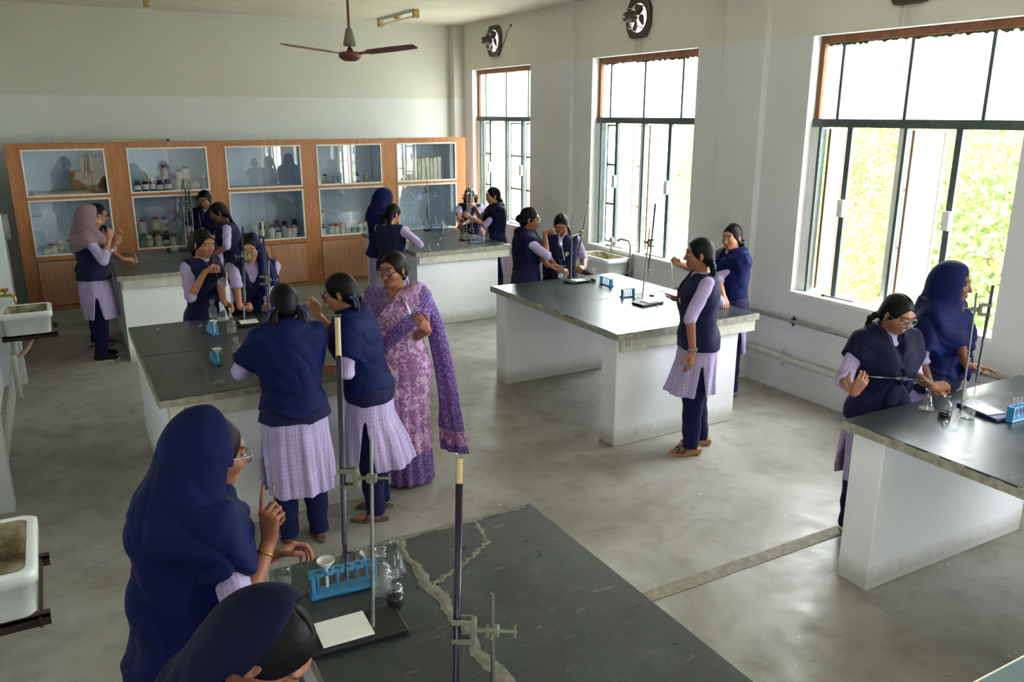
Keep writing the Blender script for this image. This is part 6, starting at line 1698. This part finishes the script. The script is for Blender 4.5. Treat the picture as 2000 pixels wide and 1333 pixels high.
def jars(i, shelf, items):
    z0 = S1 if shelf == 'lower' else S2
    for (u, w, h, body, cap, desc, row, lift) in items:
        lab = '%s %s, %s shelf of %s cabinet' % (desc, pl(u), shelf, nm5[i])
        if lift: lab = '%s stacked %s, %s shelf of %s cabinet' % (desc, pl(u), shelf, nm5[i])
        if row: lab = lab.replace(',', ', back row,', 1)
        used_lab[lab] = used_lab.get(lab, 0) + 1
        if used_lab[lab] > 1: lab = ['', '', 'second ', 'third ', 'fourth ', 'fifth '][used_lab[lab]] + lab
        jar(lab, CX(i, u), cf + .02 + row * .13, z0 + lift, w, h, body, cap, body in (JW, JC, JB, JBR))
jars(0, 'lower', [(.13, .09, .08, JW, CAPW, 'squat white jar', 0, 0), (.22, .075, .12, JC, CAPR, 'cream jar', 0, 0), (.31, .075, .13, JC, CAPW, 'cream jar', 1, 0), (.42, .08, .14, JW, CAPR, 'red-topped jar', 1, 0), (.50, .08, .12, JC, CAPR, 'cream red-topped jar', 0, 0), (.62, .10, .07, JGR, CAPK, 'flat green jar', 0, 0)])
jars(1, 'upper', [(.10, .075, .13, JB, CAPK, 'dark bottle', 0, 0), (.20, .07, .15, JB, CAPY, 'yellow-capped dark bottle', 0, 0), (.29, .07, .15, JB, CAPY, 'yellow-capped black bottle', 0, 0), (.38, .08, .13, JB, CAPK, 'black bottle', 0, 0), (.48, .085, .14, JB, CAPK, 'black jar', 0, 0), (.45, .085, .17, JW, CAPR, 'tall white jar', 0, .14), (.60, .09, .13, JW, CAPY, 'white jar', 0, 0), (.66, .075, .12, JW, CAPK, 'small white jar', 1, .12), (.74, .10, .12, JC, CAPY, 'wide cream jar', 1, 0), (.745, .095, .16, JW, CAPK, 'white jar', 1, .12), (.84, .10, .10, JW, CAPW, 'low white jar', 0, 0), (.95, .07, .17, JGR, CAPW, 'pale green bottle', 0, 0)])
jars(1, 'lower', [(.08, .075, .13, JGR, CAPB, 'blue-capped bottle', 0, 0), (.17, .085, .14, JC, CAPW, 'cream jar', 0, 0), (.29, .085, .16, JW, CAPR, 'red-capped white jar', 0, 0), (.38, .08, .14, JB, CAPK, 'dark jar with label', 0, 0), (.48, .085, .15, JW, CAPR, 'white jar, red cap', 0, 0), (.12, .085, .16, JBR, CAPK, 'brown jar', 1, 0), (.12, .085, .17, JW, CAPR, 'red-capped jar', 1, .16), (.22, .085, .18, JBR, CAPK, 'brown jar', 1, 0), (.30, .10, .18, JBR, CAPK, 'wide brown jar', 1, 0), (.29, .105, .17, JC, CAPR, 'wide cream jar', 1, .18), (.40, .09, .18, JB, CAPK, 'dark jar', 1, 0), (.40, .09, .16, JW, CAPB, 'blue-capped white jar', 1, .18), (.52, .10, .18, JC, CAPW, 'cream jar', 1, 0), (.64, .11, .12, JC, CAPW, 'wide jar', 0, 0), (.72, .09, .20, JGR, CAPW, 'tall clear bottle', 1, 0)])
jars(2, 'lower', [(.36, .09, .16, JC, CAPW, 'cream jar', 1, 0), (.46, .085, .20, JB, CAPK, 'dark bottle', 1, 0), (.56, .075, .17, JW, CAPR, 'red-capped bottle', 0, 0), (.66, .09, .22, JB, CAPK, 'black bottle', 1, 0), (.65, .08, .10, JW, CAPK, 'low labelled jar', 0, 0), (.73, .075, .15, JGR, CAPW, 'pale bottle', 0, 0), (.80, .075, .12, JW, CAPW, 'small white jar', 0, 0), (.87, .09, .15, JW, CAPR, 'white jar, red cap', 0, 0), (.78, .09, .20, JBR, CAPK, 'brown bottle', 1, 0), (.92, .09, .22, JB, CAPK, 'black bottle', 1, 0)])
jars(3, 'upper', [(.07, .06, .11, JW, CAPW, 'small white bottle', 0, 0), (.13, .06, .10, JGR, CAPW, 'small clear bottle', 0, 0), (.20, .06, .12, JGR, CAPK, 'clear bottle', 1, 0), (.30, .06, .11, JGR, CAPW, 'clear bottle', 0, 0), (.38, .06, .12, JGR, CAPW, 'clear jar', 1, 0), (.55, .07, .12, JGR, CAPW, 'clear jar', 0, 0), (.68, .09, .14, JB, CAPK, 'grey bottle', 1, 0), (.80, .07, .13, JGR, CAPW, 'clear bottle', 0, 0)])
jars(3, 'lower', [(.07, .085, .11, JW, CAPK, 'dark-capped jar', 0, 0), (.085, .095, .13, JC, CAPK, 'wide jar', 1, 0), (.09, .09, .16, JW, CAPR, 'red-capped white jar', 1, .16), (.20, .08, .14, JW, CAPR, 'red-capped jar', 0, 0), (.285, .075, .14, JW, CAPR, 'slim red-capped jar', 0, 0), (.37, .08, .15, JW, CAPR, 'red-capped jar', 0, 0), (.45, .08, .15, JW, CAPR, 'second-size red-capped jar', 0, 0), (.56, .08, .17, JGR, CAPW, 'clear bottle', 0, 0), (.66, .08, .15, JW, CAPR, 'white jar, red cap', 0, 0), (.80, .085, .16, JW, CAPR, 'pale red-capped jar', 1, 0)])
jars(4, 'upper', [(.07, .07, .09, JB, CAPK, 'small dark bottle', 0, 0), (.14, .065, .08, JW, CAPW, 'small white pot', 0, 0)])
for k in range(9):
    t = thing('box_file', 'cream box file standing in the fifth cabinet, number %s of the row from the left' % ['one', 'two', 'three', 'four', 'five', 'six', 'seven', 'eight', 'nine'][k], 'file', (CX(4, .20) + k * .062, cf + .02, S2), 0, 'box files in the fifth cabinet')
    MB().box((0, 0, 0), (.055, .24, .30 + .008 * (k % 3)), .003).build('file_box', [JC, LBL, JW][k % 3], t); MB().box((.012, -.002, .10), (.043, .001, .22)).build('spine_label', LBL, t)
for k in range(12):
    u = .08 + .075 * k; lab = ['round', 'small', 'tall'][k % 3]
    f_ = flask('%s glass flask from the left, crowded row in the fifth cabinet' % ['first', 'second', 'third', 'fourth', 'fifth', 'sixth', 'seventh', 'eighth', 'ninth', 'tenth', 'eleventh', 'twelfth'][k], (CX(4, u), cf + .03 + .11 * (k % 2), S1), 1.15 + .25 * (k % 3), None, .1, None, 'crowded glass flasks in the fifth cabinet')
for (x0, x1, y0, z0, z1, lab) in ((CX(0, .56), CX(0, .97), cf + .06, S2, S2 + .26, 'large brown cardboard box on the first cabinet’s upper shelf'), (CX(0, .69), CX(0, .97), cf + .07, S2 + .26, S2 + .43, 'smaller cardboard box on top of the large one in the first cabinet')):
    t = thing('cardboard_box', lab, 'box', (x0, y0, z0)); MB().box((0, 0, 0), (x1 - x0, .20, z1 - z0), .003).build('carton', CARDB, t); MB().box(((x1 - x0) * .42, -.001, 0), ((x1 - x0) * .56, .201, z1 - z0 + .001)).build('tape_strip', plain('packing_tape', rgb(176, 134, 84), .3), t)
t = thing('paper_bundle', 'flat bundle of old papers on the first cabinet’s upper shelf', 'papers', (CX(0, .08), cf + .02, S2))
for q in range(3): MB().box((.02 * q, .01 * q, .014 * q), (.62 - .03 * q, .20, .014 * q + .012), .002).build('sheaf', [LBL, JC, JGR][q], t)
t = thing('paper_bundle', 'thin strips of wood and paper on the third cabinet’s upper shelf', 'papers', (CX(2, .05), cf + .02, S2))
for q in range(2): MB().box((.02 * q, .02 * q, .010 * q), (.70 - .1 * q, .12, .010 * q + .009), .002).build('sheaf', [JC, LBL][q], t)
